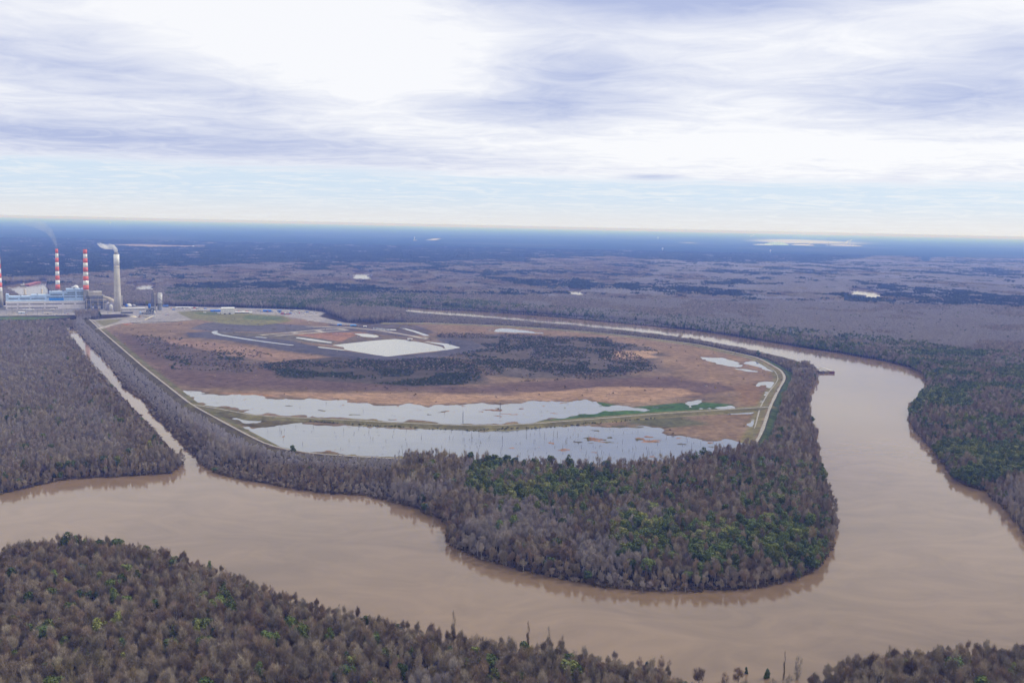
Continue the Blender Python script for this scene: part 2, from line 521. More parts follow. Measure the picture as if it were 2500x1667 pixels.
# ash berm round the settling basin
BERM = poly([(429, 768), (470, 778), (600, 795), (760, 815), (888, 826), (1010, 814), (1090, 800), (1070, 788), (990, 778)], LEV)
db = dist_line(gx, gy, BERM)
berm = LEV + 4.5 - np.clip((db - 14) * 0.25, 0, 9)
Z = np.maximum(Z, np.where((db < 50) & mi_, berm, -9))
# colours of the land cover (dry reeds, brush, mown grass, gravel, ash)
C = np.zeros((len(gx), 3))
n_a, n_b = vnoise(gx, gy, 300, 51), vnoise(gx, gy, 1500, 52)
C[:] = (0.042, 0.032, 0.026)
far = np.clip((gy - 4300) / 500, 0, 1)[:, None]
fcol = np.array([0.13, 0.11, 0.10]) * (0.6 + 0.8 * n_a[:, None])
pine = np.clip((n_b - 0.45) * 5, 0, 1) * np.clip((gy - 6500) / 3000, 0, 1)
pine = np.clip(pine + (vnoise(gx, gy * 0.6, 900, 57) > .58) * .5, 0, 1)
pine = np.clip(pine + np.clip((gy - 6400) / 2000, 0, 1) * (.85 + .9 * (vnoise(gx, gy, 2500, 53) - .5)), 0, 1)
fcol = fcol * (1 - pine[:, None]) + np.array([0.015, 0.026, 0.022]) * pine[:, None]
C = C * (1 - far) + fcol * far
def lay(pts, col, feather=25, amp=30, seed=1, only=None, z=LEV, k=1.0, sc=90):
    q = pts if isinstance(pts, np.ndarray) else poly(pts, z)
    s_ = sdist(gx, gy, q, 200) + amp * 2 * ((0.6 * vnoise(gx * .8, gy, sc, seed, 4) + 0.4 * vnoise(gx * .5, gy, sc * .3, seed + 40, 3)) - 0.5)
    a_ = np.clip(0.5 - s_ / feather, 0, 1) * k
    if only is not None:
        a_ = a_ * only
    C[:] = C * (1 - a_[:, None]) + np.array(col) * a_[:, None]
ins = mi_.astype(float)
reed = np.array([0.18, 0.128, 0.09]) * (0.72 + 0.55 * vnoise(gx, gy * 0.7, 120, 61, 4)[:, None])
C[mi_] = reed[mi_]
lay([(250, 760), (420, 790), (560, 830), (700, 865), (1100, 888), (1400, 868), (1700, 868), (1765, 885), (1600, 912), (1300, 912), (1000, 903), (700, 898), (450, 890), (390, 885), (320, 830)],
    (0.112, 0.076, 0.066), 40, 50, 2, ins)
lay([(300, 770), (420, 778), (560, 800), (640, 830), (560, 860), (430, 850), (340, 810)], (0.105, 0.082, 0.072), 50, 60, 13, ins, k=.8)
lay([(560, 899), (800, 907), (1000, 903), (1150, 909), (1400, 888), (1560, 893), (1600, 905), (1450, 924), (1200, 921), (1000, 931), (850, 928), (700, 918)], (0.275, 0.18, 0.12), 16, 34, 3, ins)
lay([(500, 903), (600, 905), (640, 912), (560, 911)], (0.33, 0.19, 0.12), 14, 10, 3, ins)
lay([(380, 775), (500, 788), (640, 808), (780, 826), (900, 832), (820, 840), (620, 832), (480, 806), (380, 788)], (0.225, 0.15, 0.11), 14, 22, 4, ins)
lay([(980, 744), (1300, 760), (1600, 793), (1755, 830), (1790, 862), (1740, 900), (1600, 878), (1490, 800), (1380, 776), (1200, 767), (1020, 762)], (0.20, 0.136, 0.092), 40, 60, 5, ins)
lay([(1000, 772), (1150, 768), (1350, 778), (1500, 798), (1520, 850), (1380, 872), (1200, 872), (1050, 840)], (0.10, 0.082, 0.07), 45, 60, 6, ins)
lay([(590, 838), (700, 826), (850, 816), (1000, 816), (1100, 850), (1110, 884), (950, 888), (800, 878), (650, 868)], (0.075, 0.062, 0.05), 20, 40, 7, ins)
lay([(1380, 806), (1500, 806), (1500, 822), (1400, 826)], (0.33, 0.22, 0.14), 20, 34, 7, ins)
ASH = (0.085, 0.078, 0.092)
lay([(425, 765), (520, 760), (620, 774), (720, 794), (790, 806), (890, 820), (1000, 811), (1060, 799), (1000, 782), (1080, 784), (1112, 797), (1075, 813), (950, 829), (870, 829), (760, 820), (640, 805), (520, 786), (430, 777)],
    ASH, 8, 9, 8, ins)
lay([(470, 742), (520, 739), (600, 742), (700, 748), (815, 757), (790, 766), (690, 763), (600, 764), (500, 762), (440, 756)], (0.105, 0.095, 0.105), 10, 24, 9, ins)
lay([(760, 738), (960, 748), (1000, 765), (930, 775), (830, 764), (760, 755)], (0.10, 0.082, 0.08), 10, 14, 10, ins)
lay([(470, 762), (620, 766), (780, 778), (760, 793), (620, 778), (520, 770)], (0.125, 0.11, 0.09), 8, 12, 31, ins)
lay(poly(sub(500, 780, 5.88, [(1300, 230), (1900, 190), (2300, 190), (2352, 280), (2000, 330), (1700, 280)]), LEV), (0.25, 0.14, 0.10), 8, 8, 11, ins)
lay([(820, 770), (960, 775), (1010, 784), (930, 779), (840, 790), (770, 792)], (0.13, 0.10, 0.075), 8, 9, 12, ins)
GRASS = (0.085, 0.115, 0.042)
lay([(1280, 930), (1340, 918), (1450, 936), (1600, 924), (1680, 930), (1690, 938), (1500, 950), (1330, 964), (1200, 976), (1330, 950)], (0.055, 0.105, 0.04), 10, 15, 14, ins)
lay([(1360, 974), (1530, 962), (1750, 940), (1752, 1000), (1705, 1022), (1600, 1010), (1530, 990)], (0.185, 0.128, 0.088), 14, 24, 15, ins)
lay([(1420, 962), (1560, 960), (1640, 975), (1540, 985), (1440, 975)], (0.075, 0.085, 0.045), 25, 30, 16, ins, k=.8)
lay([(450, 936), (560, 957), (720, 968), (620, 988), (560, 978), (500, 965)], (0.09, 0.075, 0.045), 8, 8, 17, ins)
lay([(1690, 890), (1790, 870), (1770, 935), (1700, 930)], (0.19, 0.12, 0.075), 14, 20, 18, ins)
a_ = np.clip(1 - np.abs(wet - 3.0) / 4.5, 0, 1) * ins * 0.55
C = C * (1 - a_[:, None]) + np.array((0.06, 0.05, 0.03)) * a_[:, None]
C[isle & mi_] = np.where(vnoise(gx, gy, 40, 71)[isle & mi_][:, None] > .5, (0.24, 0.14, 0.09), (0.10, 0.09, 0.05))
# dike slopes: mown grass
inner = (inD < 0)
sl = np.clip((np.where(gpx < 800, 19, 26) - dd) / 5, 0, 1) * (dd > 4)
gcol = np.where(inner[:, None], np.where((gpx < 800)[:, None], (0.115, 0.11, 0.058), (0.165, 0.145, 0.075)), np.where((gpx > 1700)[:, None], (0.062, 0.085, 0.04), (0.10, 0.085, 0.06))) * (0.8 + 0.4 * vnoise(gx, gy, 18, 81)[:, None])
C = C * (1 - sl[:, None]) + gcol * sl[:, None]
sc_ = np.clip((17 - dcross) / 4, 0, 1)
gcol = np.array((0.13, 0.115, 0.06)) * (0.75 + 0.5 * vnoise(gx, gy, 18, 82)[:, None])
C = C * (1 - sc_[:, None]) + gcol * sc_[:, None]
# yards of the plant
lay(YARD, (0.27, 0.25, 0.25), 10, 10, 19, sc=40)
lay([(405, 715), (470, 712), (510, 719), (560, 718), (650, 724), (672, 738), (600, 749), (520, 745), (440, 732)], (0.165, 0.155, 0.075), 8, 8, 20, sc=40)
lay([(440, 716), (500, 716), (500, 722), (460, 722)], (0.11, 0.13, 0.06), 8, 12, 23, sc=30)
lay([(560, 722), (640, 726), (650, 736), (560, 735)], (0.11, 0.13, 0.06), 8, 16, 22, sc=30)
lay([(-400, 727), (80, 726), (170, 726), (80, 733), (-400, 735)], GRASS, 6, 3, 21, sc=30)
lay([(215, 735), (285, 731), (262, 742), (240, 753)], (0.17, 0.155, 0.085), 6, 3, 21, sc=30)
lay([(278, 744), (300, 740), (312, 744), (290, 748)], (0.30, 0.12, 0.06), 6, 6, 24, sc=30)
lay([(-300, 703), (200, 704), (195, 716), (-300, 716)], (0.2, 0.19, 0.2), 10, 20, 25, sc=40)
for line in ROADW:
    d_ = dist_line(gx, gy, poly(line, LEV + 1))
    a_ = np.clip((9 - d_) / 4, 0, 1)[:, None]
    C = C * (1 - a_) + np.array((0.34, 0.31, 0.28)) * a_
    Z = np.where((d_ < 12) & mi_, np.maximum(Z, LEV + 1.2), Z)
# far clearings and fields
for p_, c_ in (([(200, 562), (330, 561), (480, 566), (470, 571), (330, 570), (230, 566)], (0.30, 0.22, 0.16)), ([(380, 568), (450, 573), (445, 579), (410, 577)], (0.34, 0.2, 0.13)),
               ([(1722, 553), (1800, 549), (1980, 557), (1985, 561), (1800, 559)], (0.5, 0.46, 0.42)), ([(60, 541), (110, 541), (100, 544)], (0.3, 0.22, 0.16)),
               ([(960, 549), (1010, 549), (1005, 552)], (0.5, 0.45, 0.4)), ([(1540, 556), (1605, 557), (1600, 561)], (0.4, 0.36, 0.3)), ([(1690, 583), (1710, 584), (1700, 592)], (0.4, 0.34, 0.3))):
    lay(p_, c_, 60, 60, 26, z=0, sc=400)
Z[gy > 20000] = np.maximum(Z[gy > 20000], 0.5)
ridge = np.clip((gy - 16000) / 20000, 0, 1) * 9 * vnoise(gx, gy, 6000, 91)
Z = Z + ridge
nx, ny = len(xs), len(ys)
I = np.arange(nx * ny).reshape(ny, nx)
F = np.stack([I[:-1, :-1].ravel(), I[:-1, 1:].ravel(), I[1:, 1:].ravel(), I[1:, :-1].ravel()], 1)

mt, n, b = material("ground_cover")
att = n.node('ShaderNodeAttribute', attribute_name='cover').outputs['Color']
gp = n.node('ShaderNodeNewGeometry').outputs['Position']
f1 = n.noise(gp, 0.09, 5, 0.65)
f2 = n.noise(gp, 0.012, 4, 0.6)
k = n.math('MULTIPLY', n.rng(f1, 0.25, 0.75, 0.55, 1.45, False), n.rng(f2, 0.3, 0.7, 0.8, 1.2, False))
sc = n.node('ShaderNodeVectorMath', operation='SCALE')
n.put(sc.inputs[0], att); n.put(sc.inputs['Scale'], k)
n.put(b.inputs['Base Color'], sc.outputs[0])
b.inputs['Roughness'].default_value = 1.0
b.inputs['Specular IOR Level'].default_value = 0.0
bmp = n.node('ShaderNodeBump')
bmp.inputs['Strength'].default_value = 0.6
bmp.inputs['Distance'].default_value = 1.0
n.put(bmp.inputs['Height'], f1)
n.put(b.inputs['Normal'], bmp.outputs[0])
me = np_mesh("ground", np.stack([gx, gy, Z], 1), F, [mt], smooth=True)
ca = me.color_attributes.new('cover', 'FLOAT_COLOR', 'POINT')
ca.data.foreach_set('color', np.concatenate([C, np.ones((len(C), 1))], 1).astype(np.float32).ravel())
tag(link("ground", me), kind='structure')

# ---------------------------------------------------------------- water
def water_mat(name, base, rough, streaks, k1=0.9, k2=1.12):
    mt, n, b = material(name)
    gp = n.node('ShaderNodeNewGeometry').outputs['Position']
    f1 = n.noise(n.vmath('MULTIPLY', gp, (0.6, 1.0, 1.0)), 0.016, 8, 0.62, 2.2)
    f2 = n.noise(gp, 0.0025, 3, 0.5)
    k = n.rng(n.math('ADD', n.math('MULTIPLY', f1, 0.5), n.math('MULTIPLY', f2, 0.5)), 0.38, 0.62, k1, k2, False)
    sc = n.node('ShaderNodeVectorMath', operation='SCALE')
    sc.inputs[0].default_value = base
    n.put(sc.inputs['Scale'], k)
    n.put(b.inputs['Base Color'], sc.outputs[0])
    b.inputs['IOR'].default_value = 1.333
    n.put(b.inputs['Roughness'], n.rng(f1, 0.35, 0.65, rough * 0.7, rough * 1.3, False))
    bm_ = n.node('ShaderNodeBump')
    bm_.inputs['Strength'].default_value = streaks
    bm_.inputs['Distance'].default_value = 0.6
    n.put(bm_.inputs['Height'], n.noise(n.vmath('MULTIPLY', gp, (0.5, 1.0, 1.0)), 0.12, 4, 0.6, 0.5))
    n.put(b.inputs['Normal'], bm_.outputs[0])
    return mt
rm = water_mat("silty_river_water", (0.185, 0.124, 0.075), 0.08, 0.09, 0.80, 1.18)
v = [(-6000, -400, 0), (6000, -400, 0), (20000, 30000, 0), (-20000, 30000, 0)]
tag(link("river", np_mesh("river", v, [(0, 1, 2, 3)], [rm])), kind='structure')
pm = water_mat("pond_water", (0.165, 0.18, 0.215), 0.04, 0.02, 0.92, 1.08)
me = bpy.data.meshes.new("pond_water")
DK = [tuple(p) for p in DIKE]
me.from_pydata([(x, y, LEV) for x, y in DK], [], [tuple(range(len(DK)))])
me.materials.append(pm)
tag(link("pond_water", me), kind='structure')

mw = water_mat("milky_basin_water", (0.22, 0.225, 0.235), 0.07, 0.05, 0.9, 1.08)
q = poly(sub(700, 700, 3.92, [(60, 470), (600, 430), (900, 440), (1300, 490), (1700, 560), (1750, 610), (1000, 700), (250, 600)]), LEV)
me = bpy.data.meshes.new("basin_water")
me.from_pydata([(a, b_, LEV + 0.12) for a, b_ in q], [], [tuple(range(len(q)))])
me.materials.append(mw)
tag(link("basin_water", me), kind='structure')

# ---------------------------------------------------------------- gravel roads on the dikes
def ribbon(name, line, width, z, mat, label=None):
    pts = [np.array(p) for p in line]
    # resample with smooth corners
    out = [pts[0]]
    for i in range(1, len(pts)):
        a, c_ = pts[i - 1], pts[i]
        nseg = max(1, int(np.linalg.norm(c_ - a) / 25))
        for k in range(1, nseg + 1):
            out.append(a + (c_ - a) * k / nseg)
    out = np.array(out)
    for _ in range(3):
        out[1:-1] = (out[:-2] + 2 * out[1:-1] + out[2:]) / 4
    t = np.gradient(out, axis=0)
    t /= np.linalg.norm(t, axis=1)[:, None]
    nrm = np.stack([-t[:, 1], t[:, 0]], 1)
    V, Fc = [], []
    for i, p in enumerate(out):
        wv = width * (0.5 + 0.06 * math.sin(i * 1.7) + 0.04 * math.sin(i * 0.6))
        for s_ in (-1, -0.5, 0.5, 1):
            q = p + nrm[i] * wv * s_
            V.append((q[0], q[1], z + (0.06 if abs(s_) < 1 else -0.25)))
    for i in range(len(out) - 1):
        for k in range(3):
            Fc.append((i * 4 + k, (i + 1) * 4 + k, (i + 1) * 4 + k + 1, i * 4 + k + 1))
    o = link(name, np_mesh(name, V, Fc, [mat]))
    return tag(o, kind='structure')
gravel, n, b = material("pale_gravel")
gp = n.node('ShaderNodeNewGeometry').outputs['Position']
fz = n.noise(gp, 0.25, 5, 0.7)
n.put(b.inputs['Base Color'], n.mix(n.rng(fz, 0.3, 0.7), (0.22, 0.195, 0.165), (0.36, 0.335, 0.31)))
b.inputs['Roughness'].default_value = 0.95
ribbon("dike_road", DIKE[:13], 3.6, 6.25, gravel)
ribbon("dike_road", DIKE[12:28], 4.8, 6.25, gravel)
ribbon("cross_dike_road", CROSS, 3.6, 6.3, gravel)
inn = []
cD = DIKE[16:25]
ctr = np.array(P(1400, 900)[:2])
ribbon("inner_track", np.array([p + (ctr - p) / np.linalg.norm(ctr - p) * 17 for p in cD]), 2.2, 4.0, gravel)
ribbon("outer_path", poly([(1772, 1010), (1785, 985), (1790, 972)], 1.5), 2.5, 2.0, gravel)

# ---------------------------------------------------------------- trees
def twig_mat(name, ramp, seed):
    """bark and twigs; every tree takes its own tone, stands of trees share a drift of tone"""
    mt, n, b = material(name)
    oi = n.node('ShaderNodeObjectInfo')
    r_ = oi.outputs['Random']
    drift = n.noise(oi.outputs['Location'], 0.006, 3, 0.6)
    tone = n.node('ShaderNodeAttribute', attribute_name='tone', attribute_type='INSTANCER').outputs['Fac']
    t = n.math('ADD', n.math('MULTIPLY', r_, 0.62), n.math('MULTIPLY', n.math('SUBTRACT', drift, 0.32), 1.0), clamp=True)
    cr = n.node('ShaderNodeValToRGB')
    cr.color_ramp.interpolation = 'LINEAR'
    e = cr.color_ramp.elements
    while len(e) < len(ramp):
        e.new(0.5)
    for i, (p_, c_) in enumerate(ramp):
        e[i].position = p_
        e[i].color = (*c_, 1)
    n.put(cr.inputs[0], t)
    # light and dark individuals
    h2 = n.math('FRACT', n.math('MULTIPLY', r_, 37.3))
    kk = n.rng(h2, 0, 1, 0.6, 1.38, False)
    sc = n.node('ShaderNodeVectorMath', operation='SCALE')
    n.put(sc.inputs[0], cr.outputs[0]); n.put(sc.inputs['Scale'], kk)
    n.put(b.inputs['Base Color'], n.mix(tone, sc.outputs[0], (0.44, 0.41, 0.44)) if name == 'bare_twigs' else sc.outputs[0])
    b.inputs['Roughness'].default_value = 0.9
    b.inputs['Specular IOR Level'].default_value = 0.1
    return mt
TWIG = twig_mat("bare_twigs", [(0.0, (0.162, 0.108, 0.077)), (0.25, (0.240, 0.170, 0.119)), (0.45, (0.278, 0.223, 0.164)), (0.62, (0.330, 0.280, 0.212)),
                               (0.78, (0.220, 0.165, 0.119)), (0.9, (0.311, 0.245, 0.122)), (1.0, (0.441, 0.404, 0.297))], 0)
BARK = twig_mat("grey_bark", [(0.0, (0.17, 0.14, 0.13)), (0.6, (0.27, 0.24, 0.225)), (1.0, (0.48, 0.45, 0.42))], 1)
PALE = paint("pale_dead_wood", (0.5, 0.47, 0.44), 0.9, 0.2, 0.8)
PINE = twig_mat("pine_needles", [(0.0, (0.030, 0.045, 0.028)), (0.6, (0.045, 0.060, 0.034)), (1.0, (0.07, 0.08, 0.045))], 2)
LEAF = twig_mat("evergreen_leaves", [(0.0, (0.053, 0.081, 0.028)), (0.35, (0.087, 0.120, 0.036)), (0.6, (0.124, 0.152, 0.044)), (0.82, (0.189, 0.195, 0.062)), (1.0, (0.271, 0.244, 0.100))], 2)
SHRUB = twig_mat("shrub_leaves", [(0.0, (0.045, 0.066, 0.024)), (0.5, (0.068, 0.088, 0.03)), (1.0, (0.12, 0.108, 0.05))], 3)
BRUSH = twig_mat("dry_brush", [(0.0, (0.11, 0.075, 0.065)), (0.5, (0.14, 0.105, 0.085)), (1.0, (0.2, 0.15, 0.11))], 4)

def slivers(r, lumps, nn, L, wd, upw=0.8, shell=0.5):
    """thin triangles pointing outwards and up through a crown made of lumps (x, y, z, rx, rz)"""
    lumps = np.array(lumps)
    vol = lumps[:, 3] ** 2 * lumps[:, 4]
    idx = r.choice(len(lumps), nn, p=vol / vol.sum())
    d = r.normal(size=(nn, 3)); d /= np.linalg.norm(d, axis=1)[:, None]
    rad = r.random(nn) ** shell
    lp = lumps[idx]
    off = d * rad[:, None] * np.stack([lp[:, 3], lp[:, 3], lp[:, 4]], 1)
    p = lp[:, :3] + off
    axis = d * 0.7 + np.array([0, 0, upw]) + r.normal(size=(nn, 3)) * 0.35
    axis /= np.linalg.norm(axis, axis=1)[:, None]
    side = np.cross(axis, r.normal(size=(nn, 3)))
    side /= np.linalg.norm(side, axis=1)[:, None]
    ln = L * (0.6 + 0.8 * r.random(nn))[:, None]
    ww = wd * (0.6 + 0.8 * r.random(nn))[:, None]
    a = p - axis * ln * 0.5
    V = np.stack([a - side * ww * 0.5, a + side * ww * 0.5, p + axis * ln * 0.5], 1).reshape(-1, 3)
    Fx = np.arange(nn * 3).reshape(-1, 3)
    return V, Fx
def leafs(r, lumps, nn, size, shell=0.25):
    """leaf clumps: small quads through the outer half of the crown's lumps"""
    lumps = np.array(lumps)
    vol = lumps[:, 3] * lumps[:, 4]
    idx = r.choice(len(lumps), nn, p=vol / vol.sum())
    d = r.normal(size=(nn, 3)); d[:, 2] += 0.25; d /= np.linalg.norm(d, axis=1)[:, None]
    rad = 1 - (1 - r.random(nn) ** shell) * 0.8 + r.normal(size=nn) * 0.06
    lp = lumps[idx]
    p = lp[:, :3] + d * rad[:, None] * np.stack([lp[:, 3], lp[:, 3], lp[:, 4]], 1)
    nrm = d + r.normal(size=(nn, 3)) * 0.45
    nrm /= np.linalg.norm(nrm, axis=1)[:, None]
    u = np.cross(nrm, r.normal(size=(nn, 3))); u /= np.linalg.norm(u, axis=1)[:, None]
    v_ = np.cross(nrm, u)
    s_ = size * (0.5 + 0.9 * r.random(nn))[:, None] * 0.5
    V = np.stack([p - u * s_, p + v_ * s_ * 0.8, p + u * s_ * 1.1, p - v_ * s_ * 0.7], 1).reshape(-1, 3)
    return V, np.arange(nn * 4).reshape(-1, 4)

def limbs(r, Ht, lumps, rad=0.3, top=0.62, lean=0.0):
    mb = MB()
    mb.tube([(0, 0, -0.6), (lean * .3, 0, Ht * 0.25), (lean, lean * .4, Ht * top)], [rad, rad * 0.75, rad * 0.4], 6)
    for l in lumps:
        z0 = Ht * r.uniform(0.28, top * 0.95)
        k = z0 / (Ht * top)
        s_ = Vector((lean * k, lean * .4 * k, z0))
        e = Vector(l[:3])
        mid = (s_ + e) / 2 + Vector((e.x * 0.12, e.y * 0.12, -0.3))
        mb.tube([s_, mid, e + Vector((0, 0, l[4] * 0.4))], [rad * 0.5, rad * 0.32, 0.06], 4, cap=False)
    return mb
def lumps_for(r, Ht, Rr, nl, z0, z1):
    out = []
    for i in range(nl):
        a = 2 * math.pi * (i + r.random()) / nl
        rr = Rr * (0.25 + 0.45 * r.random())
        z = Ht * r.uniform(z0, z1)
        out.append((rr * math.cos(a), rr * math.sin(a), z, Rr * r.uniform(0.38, 0.6), Ht * r.uniform(0.10, 0.17)))
    out.append((0, 0, Ht * (z1 + 0.02), Rr * 0.5, Ht * 0.14))
    return out
def tree_parts(seed, kind, Ht, Rr, nn, wd, L=2.3, z0=0.52, z1=0.82, nl=7, rad=0.3, size=1.0, bark=None):
    r = np.random.default_rng(seed)
    lm = lumps_for(r, Ht, Rr, nl, z0, z1)
    mb = limbs(r, Ht, lm, rad)
    if kind == 'bare':
        V, Fc = slivers(r, lm, nn, L, wd)
        Fc = Fc
        mat = TWIG
    else:
        V, Fc = leafs(r, lm, nn, size)
        mat = LEAF
    crown = np_mesh("crown", V, Fc, [mat])
    tr = bpy.data.meshes.new("trunk")
    tr.from_pydata([tuple(v) for v in mb.v], [], mb.f)
    tr.materials.append(bark or BARK)
    tr.update()
    return tr, crown
def joined(name, tr, crown):
    """one mesh of trunk and crown, for the mass of the woods"""
    bm = bmesh.new()
    bm.from_mesh(tr)
    n0 = len(bm.faces)
    bm.from_mesh(crown)
    bm.faces.ensure_lookup_table()
    for f in bm.faces[n0:]:
        f.material_index = 1
    me = bpy.data.meshes.new(name)
    bm.to_mesh(me); bm.free()
    me.materials.append(tr.materials[0]); me.materials.append(crown.materials[0])
    return bpy.data.objects.new(name, me)      # a source for the woods, never linked

BARE = [tree_parts(11, 'bare', 21, 4.6, 1150, 0.17, nl=8), tree_parts(12, 'bare', 22, 3.6, 950, 0.17, nl=6, z0=.45, z1=.85),
        tree_parts(13, 'bare', 20, 5.4, 1300, 0.17, nl=10, z0=.5, z1=.78), tree_parts(14, 'bare', 23, 4.2, 1000, 0.18, nl=7, rad=.34),
        tree_parts(15, 'bare', 21, 5.0, 520, 0.17, nl=8, L=2.8, bark=PALE), tree_parts(16, 'bare', 18, 4.0, 1000, 0.18, nl=7, z0=.4, z1=.8)]
BARE_LOOK = ["with a rounded fuzzy crown", "with a tall narrow crown", "with a wide spreading crown", "with a high crown on a stout trunk", "with a thin crown on a pale trunk", "low and bushy with a full crown"]
COLUMN = [tree_parts(17, 'bare', 20, 2.6, 900, 0.16, nl=16, z0=.12, z1=.88, L=2.0), tree_parts(18, 'bare', 20, 3.6, 700, 0.16, nl=16, z0=.15, z1=.84, L=2.2)]
EVER = [tree_parts(21, 'ever', 20, 5.2, 1300, 0, nl=9, z0=.45, z1=.8, size=1.15), tree_parts(22, 'ever', 21, 6.0, 1500, 0, nl=11, z0=.45, z1=.76, size=1.2),
        tree_parts(23, 'ever', 22, 4.2, 1100, 0, nl=8, z0=.35, z1=.82, size=1.1), tree_parts(24, 'ever', 15, 4.4, 1000, 0, nl=7, z0=.35, z1=.78, size=1.1)]
EVER_LOOK = ["with a broad domed crown", "with a very wide lumpy crown", "with a tall upright crown", "with a low round crown"]
MID = [joined("wood_tree", *tree_parts(31 + i, 'bare', 21 + i % 3, 4.0 + 0.45 * i, 420, 0.30, nl=7, L=2.6, z0=.48 - .03 * i)) for i in range(4)]
LOW = [joined("wood_tree", *tree_parts(41 + i, 'bare', 20 + i, 4.4 + 0.4 * i, 150, 0.62, nl=6, L=3.0, z0=.5)) for i in range(3)]
NEAR = [joined("wood_tree", *BARE[i]) for i in range(6)]
ENEAR = [joined("wood_tree", *EVER[i]) for i in range(4)]
ELOW = [joined("wood_tree", *tree_parts(51 + i, 'ever', 19 + i, 5.0 + .4 * i, 330, 0, nl=7, size=2.1, z0=.4)) for i in range(2)]

def bush(seed, mat, kind, Ht=4.0):
    r = np.random.default_rng(seed)
    lm = lumps_for(r, Ht, 2.6, 5, .3, .6)
    V, Fc = leafs(r, lm, 150, 0.95) if kind else slivers(r, lm, 120, 1.5, 0.35)
    return bpy.data.objects.new("bush", np_mesh("bush", V, Fc, [mat]))

def scatter(name, pts, vid, scl, rot, sources, label, cat, tone=None):
    """one object of many instanced copies"""
    me = bpy.data.meshes.new(name)
    me.vertices.add(len(pts))
    me.vertices.foreach_set('co', np.asarray(pts, np.float32).ravel())
    a = me.attributes.new('vid', 'INT', 'POINT'); a.data.foreach_set('value', np.asarray(vid, np.int32))
    a = me.attributes.new('scl', 'FLOAT_VECTOR', 'POINT'); a.data.foreach_set('vector', np.asarray(scl, np.float32).ravel())
    a = me.attributes.new('rot', 'FLOAT_VECTOR', 'POINT'); a.data.foreach_set('vector', np.asarray(rot, np.float32).ravel())
    if tone is not None:
        a = me.attributes.new('tone', 'FLOAT', 'POINT'); a.data.foreach_set('value', np.asarray(tone, np.float32))
    me.update()
    o = link(name, me)
    for s_ in sources:
        for mt_ in s_.data.materials:
            if mt_.name not in [x.name for x in me.materials if x]:
                me.materials.append(mt_)
    g = bpy.data.node_groups.new(name, 'GeometryNodeTree')
    g.interface.new_socket('Geometry', in_out='INPUT', socket_type='NodeSocketGeometry')
    g.interface.new_socket('Geometry', in_out='OUTPUT', socket_type='NodeSocketGeometry')
    gi = g.nodes.new('NodeGroupInput'); go = g.nodes.new('NodeGroupOutput')
    def named(nm, ty):
        q = g.nodes.new('GeometryNodeInputNamedAttribute')
        q.data_type = ty
        q.inputs['Name'].default_value = nm
        return q.outputs['Attribute']
    av, as_, ar = named('vid', 'INT'), named('scl', 'FLOAT_VECTOR'), named('rot', 'FLOAT_VECTOR')
    jn = g.nodes.new('GeometryNodeJoinGeometry')
    for i, src in enumerate(sources):
        oi = g.nodes.new('GeometryNodeObjectInfo')
        oi.inputs['Object'].default_value = src
        ip = g.nodes.new('GeometryNodeInstanceOnPoints')
        cmp_ = g.nodes.new('FunctionNodeCompare')
        cmp_.data_type = 'INT'; cmp_.operation = 'EQUAL'
        ia = [s_ for s_ in cmp_.inputs if s_.type == 'INT']
        g.links.new(av, ia[0]); ia[1].default_value = i
        g.links.new(gi.outputs[0], ip.inputs['Points'])
        g.links.new(cmp_.outputs[0], ip.inputs['Selection'])
        g.links.new(oi.outputs['Geometry'], ip.inputs['Instance'])
        g.links.new(ar, ip.inputs['Rotation'])
        g.links.new(as_, ip.inputs['Scale'])
        g.links.new(ip.outputs[0], jn.inputs[0])
    g.links.new(jn.outputs[0], go.inputs[0])
    o.modifiers.new('scatter', 'NODES').node_group = g
    return tag(o, label, cat, kind='stuff')

def jgrid(x0, x1, y0, y1, s, seed):
    r = np.random.default_rng(seed)
    X, Y = np.meshgrid(np.arange(x0, x1, s), np.arange(y0, y1, s))
    X = X + (np.arange(X.shape[0]) % 2)[:, None] * s * 0.5
    return (X + r.uniform(-.42, .42, X.shape) * s).ravel(), (Y + r.uniform(-.42, .42, X.shape) * s).ravel()
def in_view(x, y, margin=0.16, near=0.0):
    """a fan a good deal wider than the frame"""
    return (np.abs(x) < (0.515 + margin) * y + 190) & (y > near)
def zat(x, y):
    ix = np.clip(np.searchsorted(xs, x) - 1, 0, nx - 2); iy = np.clip(np.searchsorted(ys, y) - 1, 0, ny - 2)
    return np.maximum(Z.reshape(ny, nx)[iy, ix], 0.0)

WOODLINES = {}
def wood_mask(x, y):
    r_ = sdist(x, y, RIVER, 60)
    gx_, gy_, _ = project(np.stack([x, y, np.zeros(len(x))], 1))
    canal = inside(gx_ / DS, gy_ / DS, np.array([(100, 740), (240, 740), (470, 1050), (380, 1062)], float))
    ok = r_ + 10 * (vnoise(x, y, 22, 33) - 0.5) > np.where(canal, np.where(gy_ / DS < 900, -1.0, 2.5), -6.0)
    ok &= sdist(x, y, REACH, 60) > 4
    for q in FARPONDS:
        ok &= sdist(x, y, q, 60) + 60 * (vnoise(x, y, 90, 5) - .5) > 5
    dl, _ = dike_z(x, y)
    ax_ = gx_ / DS
    hid = (ax_ > 900) & (ax_ < 1735) & (gy_ / DS > 1000)
    ok &= dl > np.where(hid, 7, 20)
    ok &= sdist(x, y, DIKE, 60) > np.where(hid, 7, 12)
    ok &= sdist(x, y, YARD, 60) > 4
    ok &= ~inside(x, y, poly([(228, 703), (560, 709), (745, 716), (800, 742), (860, 741), (860, 762), (228, 762)]))
    ok &= ~inside(x, y, poly([(-900, 700), (165, 703), (178, 740), (165, 748), (-900, 750)]))
    return ok, r_

